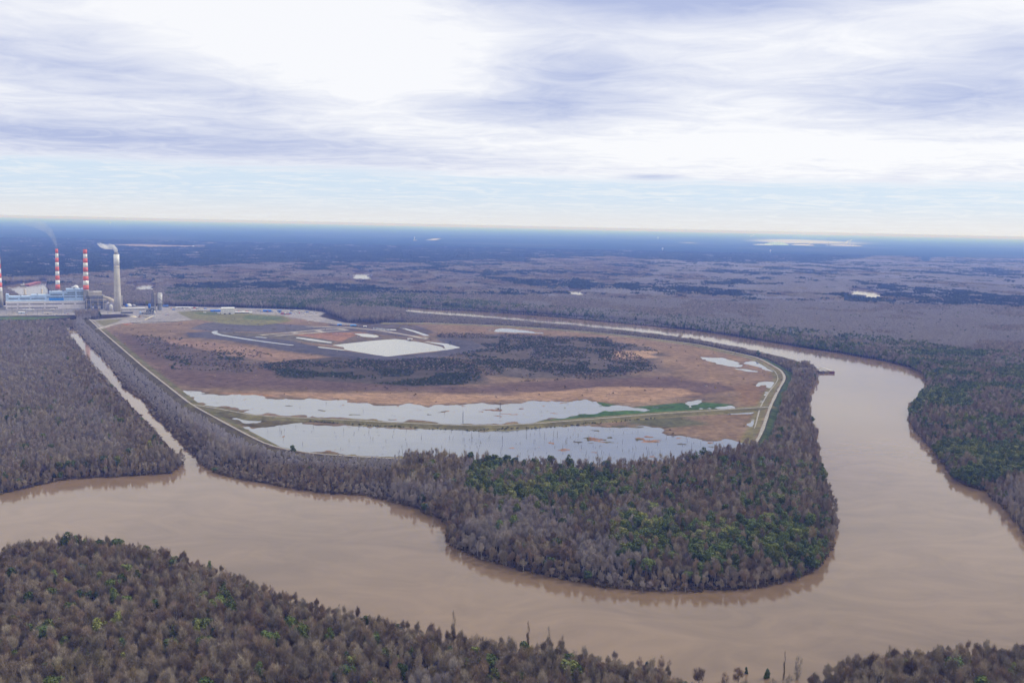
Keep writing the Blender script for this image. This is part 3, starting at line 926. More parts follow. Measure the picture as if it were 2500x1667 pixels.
x, y = jgrid(-3000, 3000, 470, 4100, 5.8, 5)
kk = in_view(x, y)
x, y = x[kk], y[kk]
ok, rv = wood_mask(x, y)
x, y, rv = x[ok], y[ok], rv[ok]
sx, sy, _z = project(np.stack([x, y, np.zeros_like(x)], 1))
sx, sy = sx / DS, sy / DS
def pin(pts):
    return inside(sx, sy, np.array(pts, float))
hs = np.ones(len(x)) * 1.0
hs *= 0.85 + 0.35 * vnoise(x, y, 90, 35)
block = pin([(-800, 735), (150, 745), (417, 1040), (400, 1200), (-800, 1250)])
hs[block] *= 0.62 + 0.30 * np.clip((1.0 - rv[block] / 170), 0, 1)
strip = pin([(150, 735), (205, 730), (440, 925), (640, 1040), (930, 1065), (930, 1100), (600, 1130), (440, 1060)])
dl, _ = dike_z(x, y)
hs[strip] *= np.clip(0.30 + dl[strip] / 110, 0.3, 0.85)
low = pin([(480, 1080), (640, 1060), (900, 1080), (900, 1180), (700, 1150), (480, 1110)])
hs[low] *= 0.55
hs[pin([(930, 700), (1500, 745), (1800, 800), (1850, 850), (1795, 850), (1740, 822), (1600, 792), (1450, 774), (1300, 760), (930, 744)])] *= 0.44
hs[(rv < 30) & pin([(100, 740), (240, 740), (470, 1050), (380, 1062)])] *= 0.6
hs[(rv < 12)] *= 0.72
# evergreens
pe = np.full(len(x), 0.02)
n_e = vnoise(x, y, 70, 36)
pe += 0.06 * (n_e > 0.66)
for q, p_ in (([(1080, 1075), (1250, 1050), (1420, 1085), (1440, 1130), (1330, 1180), (1180, 1175), (1070, 1150)], .72), ([(1410, 1170), (1540, 1170), (1560, 1270), (1430, 1280)], .7),
              ([(1180, 1080), (1900, 1080), (1900, 1340), (1300, 1300)], .16), ([(1550, 1240), (1870, 1220), (1900, 1310), (1600, 1350)], .36),
              ([(2090, 820), (2500, 820), (2600, 1100), (2200, 1130), (2090, 960)], .6), ([(1700, 755), (2150, 800), (2352, 850), (2200, 860), (1700, 785)], .4),
              ([(1150, 705), (1700, 745), (1700, 770), (1150, 730)], .22), ([(380, 668), (900, 680), (1150, 705), (1150, 722), (700, 712), (380, 700)], .45),
              ([(30, 1190), (260, 1200), (280, 1290), (60, 1290)], .2), ([(0, 1300), (1500, 1500), (1500, 1600), (0, 1600)], .03),
              ([(60, 742), (110, 742), (110, 752), (60, 752)], .8), ([(380, 800), (400, 1100), (100, 1090), (100, 1050)], .03)):
    pe = np.where(pin(q), np.maximum(pe * 0.5, 0) + p_ * (0.35 + 1.3 * (n_e > 0.47)), pe)
strip_m = strip | (block & (rv > 60))
pe[strip_m] *= 0.1
rr = np.random.default_rng(77)
u = rr.random(len(x))
ev = u < pe
zz = zat(x, y)
dist = np.hypot(x, y)
rot = np.zeros((len(x), 3)); rot[:, 2] = rr.uniform(0, 6.283, len(x)); rot[:, :2] = rr.normal(0, 0.04, (len(x), 2))
wdt = rr.uniform(0.56, 1.0, len(x))
hh = hs * rr.uniform(0.64, 1.12, len(x))
wdt = np.where(ev, wdt * 1.28, wdt)
scl = np.stack([wdt * np.clip(hs, .62, 1.1), wdt * np.clip(hs, .62, 1.1), hh], 1)
tone = np.zeros(len(x))
tone[block] = 0.95 * np.clip((rv[block] - 40) / 90, 0, 1) if block.any() else 0
tone[strip] = 0.8 * np.clip((75 - dl[strip]) / 40, 0, 1)
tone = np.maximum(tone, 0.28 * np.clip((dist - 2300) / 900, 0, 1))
tone = np.maximum(tone, 0.6 * pin([(1200, 735), (2600, 840), (2600, 600), (1200, 640)]) * (vnoise(x, y, 260, 47) > .45))
tone = np.maximum(tone, 0.35 * (vnoise(x, y, 120, 48) > .66))
infr = (sx > -15) & (sx < 2367) & (sy > 0) & (sy < 1568 + 26)
# standing individually: the nearest of each kind that the picture shows
bi = np.where(~ev & infr)[0]; bi = bi[np.argsort(dist[bi])][:268]
ei = np.where(ev & infr)[0]; ei = ei[np.argsort(dist[ei])][:292]

def copy_tree(parts, loc, s_, rz, name, label, cat, group):
    o = empty(name, loc, 0, label=label, cat=cat, group=group)
    o.rotation_euler = rz
    o.scale = s_
    a = link("trunk", parts[0], o)
    b_ = link("crown", parts[1], o)
    return o
rz_ = random.Random(5)
for i in bi:
    v_ = rz_.choice([0, 0, 1, 2, 2, 3, 4, 5])
    copy_tree(BARE[v_], (x[i], y[i], zz[i]), scl[i], rot[i], "bare_tree", "leafless tree %s in the nearest wood" % BARE_LOOK[v_], "bare tree",
              "leafless trees of the nearest wood")
for i in ei:
    v_ = rz_.choice([0, 0, 1, 1, 2, 3])
    where = "in the wood on the near bank" if sy[i] > 1180 and sx[i] < 1000 or sy[i] > 1400 else ("in the wood on the far right bank" if sx[i] > 2050 else "inside the river bend")
    copy_tree(EVER[v_], (x[i], y[i], zz[i]), scl[i], rot[i], "evergreen_tree", "dark green tree %s %s" % (EVER_LOOK[v_], where), "evergreen tree", "evergreens %s" % where[3:])
taken = np.zeros(len(x), bool); taken[bi] = True; taken[ei] = True
vid = np.zeros(len(x), int)
nr, md = dist < 1050, (dist >= 1050) & (dist < 1900)
vid[nr] = rr.choice([0, 0, 1, 2, 2, 3, 4, 5], nr.sum())
vid[md] = 6 + rr.integers(0, 4, md.sum())
lo = dist >= 1900
vid[lo] = 10 + rr.integers(0, 3, lo.sum())
mB = ~ev & ~taken
P3 = np.stack([x, y, zz], 1)
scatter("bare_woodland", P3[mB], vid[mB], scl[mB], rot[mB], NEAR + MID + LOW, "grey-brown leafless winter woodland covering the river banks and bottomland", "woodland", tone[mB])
ve = np.where(dist < 1700, rr.integers(0, 4, len(x)), 4 + rr.integers(0, 2, len(x)))
mE = ev & ~taken
scatter("evergreen_woodland", P3[mE], ve[mE], scl[mE], rot[mE], ENEAR + ELOW, "dark green evergreen trees scattered through the leafless bottomland woods", "woodland")
bxx, byy = jgrid(-1600, 1800, 560, 2100, 3.6, 15)
q_ = in_view(bxx, byy, .12) & (np.hypot(bxx, byy) < 1900)
bxx, byy = bxx[q_], byy[q_]
rb_ = sdist(bxx, byy, RIVER, 40) + 6 * (vnoise(bxx, byy, 22, 33) - .5)
q_ = (rb_ > -4.5) & (rb_ < 9) & (sdist(bxx, byy, DIKE, 40) > 24)
bxx, byy = bxx[q_], byy[q_]
nb_ = len(bxx)
BKB = [bush(91, BRUSH, False, 4.5), bush(92, TWIG, False, 5.5), bush(93, BRUSH, False, 3)]
br_ = np.zeros((nb_, 3)); br_[:, 2] = rr.uniform(0, 6.28, nb_)
scatter("bank_brush", np.stack([bxx, byy, zat(bxx, byy) - .2], 1), rr.integers(0, 3, nb_), rr.uniform(.6, 1.35, (nb_, 1)) * np.ones((1, 3)), br_, BKB, "tangled brown brush hanging over the water along the river banks", "brush")
print("trees", mB.sum(), mE.sum(), len(bi), len(ei))

# far woods: patches of canopy
def patch(seed, ever, Wd=56.0):
    r = np.random.default_rng(seed)
    Vs, Fs, o_ = [], [], 0
    for i in range(30):
        cx, cy_ = r.uniform(-Wd / 2, Wd / 2, 2)
        hz = r.uniform(12, 19)
        lm = [(cx + r.normal() * 2.2, cy_ + r.normal() * 2.2, hz * r.uniform(.6, .95), r.uniform(3.2, 5.0), r.uniform(3, 5)) for _ in range(3)]
        if ever:
            V, Fc = leafs(r, lm, 60, 4.2)
        else:
            V, Fc = slivers(r, lm, 60, 4.5, 1.9)
        Vs.append(V); Fs.append(Fc + o_); o_ += len(V)
    me = np_mesh("canopy", np.concatenate(Vs), np.concatenate(Fs), [PINE if ever else TWIG])
    return bpy.data.objects.new("canopy", me)
PB = [patch(61 + i, False) for i in range(3)]
PE = [patch(71 + i, True) for i in range(2)]
for sp, y0_, y1_, sx_, sd2 in ((48, 4050, 7000, 1.0, 6), (85, 6960, 13000, 1.85, 8)):
    X, Y = jgrid(-9500, 9500, y0_, y1_, sp, sd2)
    kk = in_view(X, Y, 0.08)
    X, Y = X[kk], Y[kk]
    okk = np.ones(len(X), bool)
    for q in [REACH] + FARPONDS:
        okk &= sdist(X, Y, q, 150) + (0 if q is REACH else 60 * (vnoise(X, Y, 90, 5) - .5)) > 26
    fld = poly([(200, 562), (330, 561), (480, 566), (470, 571), (330, 570), (230, 566)])
    okk &= sdist(X, Y, fld, 100) > 20
    X, Y = X[okk], Y[okk]
    qx_, qy_, _ = project(np.stack([X, Y, np.zeros(len(X))], 1)); qx_, qy_ = qx_ / DS, qy_ / DS
    pn = .7 * (vnoise(X, Y * .6, 420, 58) > .62) + .08
    wav = 14 * (vnoise(X, Y, 900, 59) - .5)
    pn = np.maximum(pn, .93 * inside(qx_, qy_ + wav, np.array([(-300, 500), (2700, 540), (2700, 578), (2100, 585), (1850, 604), (1650, 604), (1400, 590), (1100, 603), (800, 604), (560, 612), (300, 622), (120, 640), (-300, 650)], float)))
    pn = np.maximum(pn, .8 * inside(qx_, qy_ + wav * .3, np.array([(1080, 640), (1250, 652), (1340, 650), (1420, 668), (1330, 672), (1200, 662)], float)))
    pn = np.maximum(pn, .8 * inside(qx_, qy_ + wav * .3, np.array([(1940, 648), (2100, 665), (2352, 690), (2500, 700), (2500, 712), (2300, 700), (2080, 680)], float)))
    r2 = np.random.default_rng(sd2)
    e_ = r2.random(len(X)) < pn
    vd = np.where(e_, 3 + r2.integers(0, 2, len(X)), r2.integers(0, 3, len(X)))
    ro = np.zeros((len(X), 3)); ro[:, 2] = r2.uniform(0, 6.28, len(X))
    hz = r2.uniform(.75, 1.15, len(X)) * (0.8 + .35 * vnoise(X, Y, 300, 60))
    if sd2 == 6:
        acc_ = [X, Y, vd, ro, hz, np.full(len(X), sx_)]
    else:
        acc_ = [np.concatenate([a0, a1]) for a0, a1 in zip(acc_, [X, Y, vd, ro, hz, np.full(len(X), sx_)])]
X, Y, vd, ro, hz, ss = acc_
fx_, fy_, _ = project(np.stack([X, Y, np.zeros(len(X))], 1)); fx_, fy_ = fx_ / DS, fy_ / DS
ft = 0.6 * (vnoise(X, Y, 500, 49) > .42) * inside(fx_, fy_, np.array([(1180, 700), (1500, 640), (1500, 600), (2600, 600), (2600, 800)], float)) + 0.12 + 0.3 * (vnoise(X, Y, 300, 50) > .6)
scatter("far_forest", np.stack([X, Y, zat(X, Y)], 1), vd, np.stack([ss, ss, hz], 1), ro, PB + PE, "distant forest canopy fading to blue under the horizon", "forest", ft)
print("patches", len(X))

# shrubs and brush on the old ash pond
BS = [bush(81, SHRUB, True), bush(82, SHRUB, True, 5.5), bush(83, BRUSH, False), bush(84, TWIG, False, 5)]
X, Y = jgrid(-1500, 1500, 1100, 3000, 5.2, 9)
okk = inside(X, Y, DIKE)
X, Y = X[okk], Y[okk]
qx, qy, _ = project(np.stack([X, Y, np.full(len(X), LEV)], 1)); qx, qy = qx / DS, qy / DS
dens = np.zeros(len(X)); gd = np.zeros(len(X))
nz = vnoise(X, Y, 60, 38, 4); nz2 = vnoise(X, Y, 140, 39, 3)
for q, dn, gr in (([(590, 838), (700, 828), (850, 816), (1000, 818), (1090, 840), (1110, 884), (950, 888), (800, 880), (650, 868)], 1.0, .55),
                  ([(620, 850), (900, 850), (1100, 862), (1105, 886), (950, 888), (800, 880), (650, 866)], 1.2, .95),
                  ([(1040, 790), (1130, 776), (1380, 778), (1420, 800), (1400, 830), (1480, 835), (1500, 852), (1250, 865), (1150, 860), (1080, 830)], 1.05, .7),
                  ([(1400, 790), (1490, 794), (1510, 808), (1440, 808)], 1.1, .7), ([(380, 820), (430, 820), (440, 850), (395, 850)], .8, .8), ([(500, 812), (560, 812), (570, 830), (500, 828)], .9, .8),
                  ([(300, 770), (420, 778), (620, 812), (640, 840), (560, 860), (430, 850), (340, 810)], .28, .15), ([(1000, 766), (1150, 768), (1400, 778), (1520, 850), (1380, 872), (1200, 880), (1050, 850)], .6, .2)):
    m__ = inside(qx, qy, np.array(q, float))
    dens = np.where(m__, np.maximum(dens, dn), dens); gd = np.where(m__, np.maximum(gd, gr), gd)
r2 = np.random.default_rng(10)
keep = (r2.random(len(X)) < dens * np.clip((nz - .36) * 5, 0.0, 1)) | (r2.random(len(X)) < 0.006)
keep &= ~((sdist(X, Y, PONDS[4][0], 50) < 30) | (dist_line(X, Y, BERM) < 30))
for q, _a in PONDS:
    keep &= sdist(X, Y, q, 30) > 8
keep &= dist_line(X, Y, CROSS) > 10
for line in ROADW:
    keep &= dist_line(X, Y, poly(line, LEV)) > 14
X, Y, gd = X[keep], Y[keep], gd[keep]
# bushes along the cross dike
t_ = r2.uniform(0, 1, 260)
cl = np.array(CROSS); seg = np.array(poly([(712, 962), (923, 974), (1099, 982), (1230, 976), (1500, 956)], 6.0))
L_ = np.concatenate([[0], np.cumsum(np.linalg.norm(np.diff(seg, axis=0), axis=1))])
bx = np.interp(t_ ** 1.3 * L_[-1], L_, seg[:, 0]) + r2.normal(0, 1.5, 260)
by = np.interp(t_ ** 1.3 * L_[-1], L_, seg[:, 1]) - 9 + r2.normal(0, 1.8, 260)
vd = np.where(r2.random(len(X)) < gd, r2.integers(0, 2, len(X)), 2 + r2.integers(0, 2, len(X)))
X = np.concatenate([X, bx]); Y = np.concatenate([Y, by]); vd = np.concatenate([vd, r2.integers(0, 3, 260)])
sc3 = r2.uniform(.5, 1.15, (len(X), 1)) * np.ones((1, 3)); sc3[-260:] *= .55
ro = np.zeros((len(X), 3)); ro[:, 2] = r2.uniform(0, 6.28, len(X))
scatter("shrubland", np.stack([X, Y, zat(X, Y) - .2], 1), vd, sc3, ro, BS, "dark green and brown shrubs spread over the reed flats of the old ash pond", "shrubs")
print("shrubs", len(X))

# trees of their own standing in the flood off the near bank
def lone(parts, px, py, s_, label, rz=0.0, lean=0.0, name="bare_tree", cat="bare tree", w_=1.0, sink=5.0):
    g_ = at(px, py, 0.0)
    o = copy_tree(parts, (g_.x, g_.y, -0.2 if py < 1200 or sink == 0 else -sink * s_), (s_ * w_, s_ * w_, s_), (0, lean, rz), name, label, cat, "trees standing clear of the nearest wood")
    return o
lone(BARE[4], 1371, 1612, 1.05, "thin leafless tree with forked bare top standing alone before the river, bottom centre", 0.3, w_=.6, sink=2.0)
lone(COLUMN[0], 1338, 1598, 1.2, "tall dark double-stemmed leafless tree rising at the tip of the near wood", 1.2, w_=.62, sink=2.0)
lone(COLUMN[0], 1288, 1590, 1.25, "tall slim spire-like leafless tree just left of the double-stemmed one", 2.2, w_=.5, sink=2.0)
lone(COLUMN[0], 1106, 1575, 1.45, "tallest leafless tree of the near wood, a column of dark stems above the rest", 2.0, w_=.6, sink=2.0)
lone(EVER[3], 1580, 1640, .85, "dark green ivy-clad trunk with a knob of leaves standing in the flood", 0.5, name="evergreen_tree", cat="evergreen tree", w_=.5)
lone(BARE[4], 1614, 1640, .85, "spindly V-shaped leafless tree in the flood beside the ivy-clad trunk", 1.5, w_=.7)
lone(COLUMN[1], 1633, 1648, .8, "small dense leafless tree in the flood right of the V-shaped one", 2.5, w_=.6)
lone(BARE[2], 1706, 1672, .95, "wide rounded leafless tree standing in brown water between two gaps", 0.7, w_=.9)
lone(COLUMN[1], 1768, 1685, .9, "dark bushy leafless tree low in the flood, second right of the wide rounded one", 0.9)
lone(BARE[2], 1802, 1668, .9, "dark leafless tree with an arching crown in the flood", 1.9, w_=.8)
lone(EVER[3], 1822, 1644, .55, "small dark teardrop evergreen alone in the brown water", 0.9, name="evergreen_tree", cat="evergreen tree", w_=.5)
lone(EVER[3], 1873, 1655, .75, "small dark cone-topped evergreen island in the brown water", 1.9, name="evergreen_tree", cat="evergreen tree", w_=.7)
lone(COLUMN[0], 1913, 1660, 1.15, "needle-thin dark spire of a dead tree near the right-hand wood", 1.9, w_=.3, sink=2.0)
lone(COLUMN[1], 1945, 1658, 1.15, "dark leaning leafless tree at the tip of the right-hand wood", 1.1, lean=.15, w_=.7)
fr_ = random.Random(21)
for px, py in ((1524, 1650), (1545, 1672), (1562, 1660), (1592, 1676), (1604, 1692), (1655, 1690), (1672, 1706), (1690, 1698), (1742, 1712), (1756, 1700), (1784, 1704), (1815, 1700), (1852, 1706), (1885, 1690), (1900, 1704), (1925, 1690)):
    lone(fr_.choice([BARE[5], COLUMN[1], BARE[2]]), px, py, fr_.uniform(.7, .95), "low leafless tree in brown flood water between the two nearest woods", fr_.uniform(0, 6), w_=fr_.uniform(.75, 1.05), sink=6.0)
lone(EVER[0], 1030, 1144, .8, "dark green round tree alone beside the lower dike road", 1.1, name="evergreen_tree", cat="evergreen tree", w_=.8)
lone(BARE[2], 1092, 1148, .8, "spreading open-crowned leafless tree on the lower dike against the pond", 1.1)
lone(EVER[3], 715, 1112, 1.0, "dark green tree where the dike road dips behind the wood", 1.1, name="evergreen_tree", cat="evergreen tree")
lone(EVER[1], 1945, 1094, 1.0, "large dark round tree beside the green slope at the corner of the dike", 1.1, name="evergreen_tree", cat="evergreen tree", w_=1.15)

# ---------------------------------------------------------------- power station
def spot(px, py, z=None):
    g_ = at(px, py, 0.8)
    if z is None:
        z = float(zat(np.array([g_.x]), np.array([g_.y]))[0]) - 0.15
    g_ = at(px, py, z)
    s_ = (g_ - Vector((0, 0, HC))).dot(fwd) / FPX
    return g_, s_, -math.atan2(g_.x, g_.y)
WHITE = paint("white_sheeting", (0.72, 0.71, 0.72)); CONC = paint("pale_concrete", (0.54, 0.505, 0.455), 0.9, 0.15, 0.05)
CONC2 = paint("grey_concrete", (0.30, 0.285, 0.27), 0.9, 0.2, 0.05)
BANDW = paint("white_chimney_paint", (0.84, 0.84, 0.83), 0.7, 0.08, 0.1); BANDR = paint("red_chimney_paint", (0.78, 0.155, 0.085), 0.7, 0.12, 0.1)
BLUEP = paint("pale_blue_panels", (0.42, 0.56, 0.80), 0.6, 0.12, 0.05); LILAC = paint("pale_lilac_panels", (0.76, 0.71, 0.74), 0.6, 0.1, 0.05)
TEAL = paint("teal_panels", (0.05, 0.24, 0.48)); SIGNB = paint("bright_blue_panel", (0.03, 0.24, 0.72)); DARKG = paint("dark_window_band", (0.045, 0.045, 0.06), 0.3)
STEEL = paint("grey_steel", (0.23, 0.24, 0.27), 0.6); DSTEEL = paint("dark_steel", (0.11, 0.12, 0.145), 0.6); CREAM = paint("cream_cladding", (0.55, 0.48, 0.38))
BEIGE = paint("beige_cladding", (0.45, 0.40, 0.34)); BLUE = paint("blue_tarpaulin", (0.03, 0.16, 0.62)); RUST = paint("rusty_hull", (0.24, 0.06, 0.035), 0.8, 0.3, 0.4)
ROOFW = paint("white_roof", (0.80, 0.80, 0.80)); DROOF = paint("dark_roof", (0.09, 0.09, 0.12)); RED = paint("red_paint", (0.5, 0.05, 0.04)); TYRE = paint("tyre", (0.02, 0.02, 0.02), 0.9)
GREENB = paint("dull_green_paint", (0.12, 0.17, 0.12)); TAN = paint("tan_hull", (0.33, 0.27, 0.2), 0.8, 0.25, 0.4); COVER = paint("cream_hatch_cover", (0.42, 0.39, 0.34)); LAV = paint("lavender_ducting", (0.40, 0.38, 0.44))

g, s, rz0 = spot(117, 755)
def zf(py, back=0.0):
    q = Vector((g.x, g.y, 0)).normalized() * back
    return height(g + q, py) - g.z
hall = empty("power_station", g, rz0, label="long pale blue and lilac turbine building stepping up to the right between the striped chimneys", cat="power station")
def X_(z_): return (z_ / 9.224 - 117) * s
f_ = MB().box(X_(235), X_(1920), 0, 34, -1, zf(736)); f_.build("lower_hall", LILAC, hall)
MB().box(X_(1920), X_(1955), 2, 40, -1, zf(735)).build("side_wall", TEAL, hall)
up_ = MB()
for a, b_, yy in ((235, 292, 718), (292, 742, 723), (742, 1112, 720), (1112, 1462, 712.6), (1462, 1870, 706)):
    up_.box(X_(a) + (0.2 if a > 235 else 0), X_(b_), 16, 62, 1, zf(yy, 16))
up_.build("boiler_hall", BLUEP, hall)
MB().box(X_(1870) + .1, X_(1888), 17, 64, 1, zf(707, 16)).build("side_wall", TEAL, hall)
rows = [(741.9, 1.1, 0, [(260, 460), (490, 690), (720, 1000), (1035, 1370), (1410, 1625), (1665, 1885)]), (751.2, 1.0, 0, [(265, 460), (490, 700), (720, 1000), (1030, 1290)]),
        (728.5, 1.1, 16, [(290, 485), (515, 720), (750, 1025)]), (719.4, 1.2, 16, [(1140, 1385), (1425, 1660), (1685, 1845)]),
        (725.9, .9, 16, [(1060, 1400), (1420, 1650), (1685, 1845)]), (714.8, 1.2, 16, [(1490, 1655), (1685, 1845)])]
for py, th, back, segs in rows:
    for a, b_ in segs:
        z_ = zf(py, back)
        MB().box(X_(a), X_(b_), back - 0.35, back - 0.05, z_ - th * s * .85, z_ + th * s * .85).build("window_band", DARKG, hall)
for py, back in ((736.3, 0.0),):
    MB().box(X_(235) - .5, X_(1920) + .5, -0.6, 34.5, zf(736), zf(736) + 0.8).build("parapet", ROOFW, hall)
MB().box(X_(1110), X_(1410), 15.3, 15.8, zf(734.4, 16), zf(727.4, 16)).build("blue_panel", SIGNB, hall)
for a, yy, w_ in ((1390, 709, 6), (1150, 711, 3), (1620, 705, 4), (1760, 705.2, 3), (520, 722, 4), (860, 719, 3)):
    MB().box(X_(a), X_(a) + w_, 30, 36, zf(712 if a > 1100 and a < 1462 else 706 if a > 1462 else 723, 16) - .1, zf(yy - 2.2, 16)).build("roof_vent", STEEL, hall)
t = empty("roof_tank", (0, 0, 0), 0, label="white dome-shaped tank on the roof of the turbine building", cat="tank")
t.location = g + Matrix.Rotation(rz0, 3, 'Z') @ Vector((X_(1675), 40, zf(706, 16)))
MB().lathe([(8, 0), (8.6, 3), (8, 7), (5, 10), (0.5, 11.5)], 20).build("dome", ROOFW, t, True)
MB().box(-13, -8.2, -3, 3, 0, 7).build("plant_box", WHITE, t)

def chimney(px, py, ptop, wb, wt, bands, label, group=None, z=None):
    g_, s_, r_ = spot(px, py, z)
    H_ = height(g_, ptop) - g_.z
    t = empty("striped_chimney", g_, r_, label=label, cat="chimney", group=group)
    rb, rt_ = wb * s_ / 2, wt * s_ / 2
    def rad(z_): return rb + (rt_ - rb) * z_ / H_
    zs = [height(g_, b_) - g_.z for b_ in bands]      # top to bottom band edges
    zs[0] = H_
    MB().lathe([(rb, -1), (rad(zs[-1]), zs[-1])], 28).build("shaft", CONC2, t, True)
    for i in range(len(zs) - 1):
        MB().lathe([(rad(zs[i + 1]), zs[i + 1] + .01), (rad(zs[i]), zs[i])], 28).build("painted_band", BANDR if i % 2 == 0 else BANDW, t, True)
    for q in (0.3, 0.62, 0.93):
        MB().lathe([(rad(H_ * q) + 1.1, H_ * q), (rad(H_ * q) + 1.1, H_ * q + 0.7)], 28).build("platform", STEEL, t)
    MB().lathe([(rt_ * 0.8, H_ - 3), (rt_ * 0.8, H_ + .6)], 24).build("rim", DARKG, t)
    return t, g_, H_
def bl(y0, st, n_): return [y0 + st * i for i in range(n_)]
chimney(211.5, 753, 609, 15.5, 8.7, bl(609, 10.85, 10), "red and white banded chimney at the right end of the turbine building", "striped chimneys")
_, cg, cH = chimney(142.5, 748, 607.7, 12.5, 6.4, bl(607.7, 10.85, 10), "slim red and white banded chimney trailing thin grey smoke", "striped chimneys")
chimney(-2, 751, 598, 20, 9.5, bl(598, 11.5, 11), "red and white banded chimney cut off by the left edge of the picture", "striped chimneys")
# tall plain chimney
g_, s_, r_ = spot(287.5, 760)
fg = g_
H_ = height(g_, 621) - g_.z
t = empty("concrete_chimney", g_, r_, label="tall plain beige concrete chimney with a white top, steaming", cat="chimney")
def rad(z_): return (17.5 + (13 - 17.5) * min(1, z_ / (H_ * .8))) * s_ / 2
zw = height(g_, 648) - g_.z
MB().lathe([(rad(0), -1), (rad(H_ * .3), H_ * .3), (rad(H_ * .6), H_ * .6), (rad(zw), zw)], 32).build("shaft", CONC, t, True)
MB().lathe([(rad(zw) + .05, zw), (rad(H_), H_)], 32).build("white_top", BANDW, t, True)
zr = height(g_, 653.5) - g_.z
MB().lathe([(rad(zr) + .5, zr), (rad(zr) + .5, zr + 1)], 32).build("platform", DSTEEL, t)
linerH = height(g_, 615.5) - g_.z
MB().lathe([(4.6 * s_, H_ - 2), (4.4 * s_, linerH)], 24).build("flue", CONC2, t, True)
MB().box(rad(0) * .8, rad(0) * 1.35, -3, 5, height(g_, 745) - g_.z, height(g_, 722) - g_.z).build("stair_tower", CONC, t)
# boiler steelwork right of the building
g_, s_, r_ = spot(239, 755)
t = empty("boiler_steelwork", g_, r_, label="open steel frame of decks and pipes between the turbine building and the plain chimney", cat="steel structure")
def hz_(py): return height(g_, py) - g_.z
XL, XR = -27 * s_, 17 * s_
for xk in np.linspace(XL, XR, 8):
    for yk in (0, 18, 36):
        MB().box(xk - .6, xk + .6, yk - .6, yk + .6, -1, hz_(723)).build("column", STEEL, t)
for i, py in enumerate((748, 743.5, 738, 733, 728, 723)):
    MB().box(XL - 1, XR + (8 if i < 4 else -2) * s_ * .3, -1.5, 38, hz_(py), hz_(py) + 1.3).build("deck", (LAV, CREAM, STEEL, CREAM, STEEL, STEEL)[i], t)
for xk, w_, zt, mt_ in ((XL + 6, 12, 735, DSTEEL), (XL + 24, 10, 739, STEEL), (XR - 14, 12, 737, DSTEEL), (XR - 30, 9, 744, DSTEEL)):
    MB().box(xk, xk + w_, 6, 30, 0, hz_(zt)).build("boiler_casing", mt_, t)
MB().box(-21 * s_, -10 * s_, 10, 30, hz_(724), hz_(712.5)).build("cladding_box", BEIGE, t)
MB().box(-9.5 * s_, 9.5 * s_, 12, 34, hz_(723.5), hz_(713)).build("cladding_box", CREAM, t)
MB().box(-9.7 * s_, 9.7 * s_, 11.5, 34.5, hz_(713), hz_(712.6)).build("roof", ROOFW, t)
for xk in (XL + 3, XL + 15, XR - 5, XR - 22):
    MB().tube([(xk, -2, 0), (xk, -2, hz_(730)), (xk + 4, 4, hz_(727))], 0.9, 8).build("pipe", CREAM, t)
# flue duct to the plain chimney
g_, s_, r_ = spot(268, 757)
def hz_(py): return height(g_, py) - g_.z
t = empty("flue_duct", g_, r_, label="large lavender and beige ducts curving down into the plain chimney", cat="duct")
MB().tube([(-14 * s_, 14, hz_(725)), (-8 * s_, 12, hz_(727)), (-1 * s_, 10, hz_(730)), (6 * s_, 8, hz_(735)), (12 * s_, 6, hz_(742))], [3.2, 4, 5.5, 7, 7.5], 12).build("top_duct", CREAM, t, True)
MB().box(-5 * s_, 9 * s_, 0, 16, -1, hz_(739)).build("absorber", LAV, t)
MB().tube([(-8 * s_, -2, 0), (-6.5 * s_, -2, hz_(742)), (-2 * s_, 0, hz_(738))], 3.2, 10).build("down_duct", LAV, t, True)
MB().lathe([(5, -1), (5, 16), (3, 19)], 20, (3 * s_, -9, 0)).build("recycle_tank", WHITE, t, True)
MB().box(-11 * s_, 10 * s_, -5, -3, 8, 9.5).build("pipe_rack", CREAM, t)

def simple(name, cat, label, px, py, parts, group=None, smooth=()):
    """parts: (name, material, function(MB, s, h)) in metres-per-pixel s and h(row) heights"""
    g_, s_, r_ = spot(px, py)
    h_ = lambda row: height(g_, row) - g_.z
    t = empty(name, g_, r_, label=label, cat=cat, group=group)
    for nm, mt_, fn in parts:
        mb = MB(); fn(mb, s_, h_)
        mb.build(nm, mt_, t, nm in ('drum', 'dome', 'shell', 'cone', 'pipe', 'bin'))
    return t
# short beige stacks behind the hall
for px, w_, lb in ((62, 5.2, "stubby beige exhaust stack behind the roof of the turbine hall, nearer the big left chimney"), (103, 5.0, "stubby beige exhaust stack behind the turbine hall roof, farther from the left chimney")):
    simple("exhaust_stack", "chimney", lb, px, 741, [("shell", CREAM, lambda m_, s_, h_: m_.box(-w_ * s_ / 2, w_ * s_ / 2, 0, 9, -1, h_(706))),
           ("base", BEIGE, lambda m_, s_, h_: m_.box(-w_ * s_, w_ * s_, -2, 14, -1, h_(719))), ("rim", ROOFW, lambda m_, s_, h_: m_.box(-w_ * s_ * .56, w_ * s_ * .56, -.5, 9.5, h_(706), h_(704.8)))],
           "exhaust stacks")
simple("storage_tank", "tank", "white domed storage tank beside a blue one behind the plain chimney", 314.5, 748, [("drum", WHITE, lambda m_, s_, h_: m_.lathe([(7 * s_, -1), (7 * s_, 4)], 28)),
       ("dome", ROOFW, lambda m_, s_, h_: m_.lathe([(7 * s_, 4), (6 * s_, 6.5), (3.4 * s_, h_(741.5) - .4), (.2, h_(741.2))], 28))])
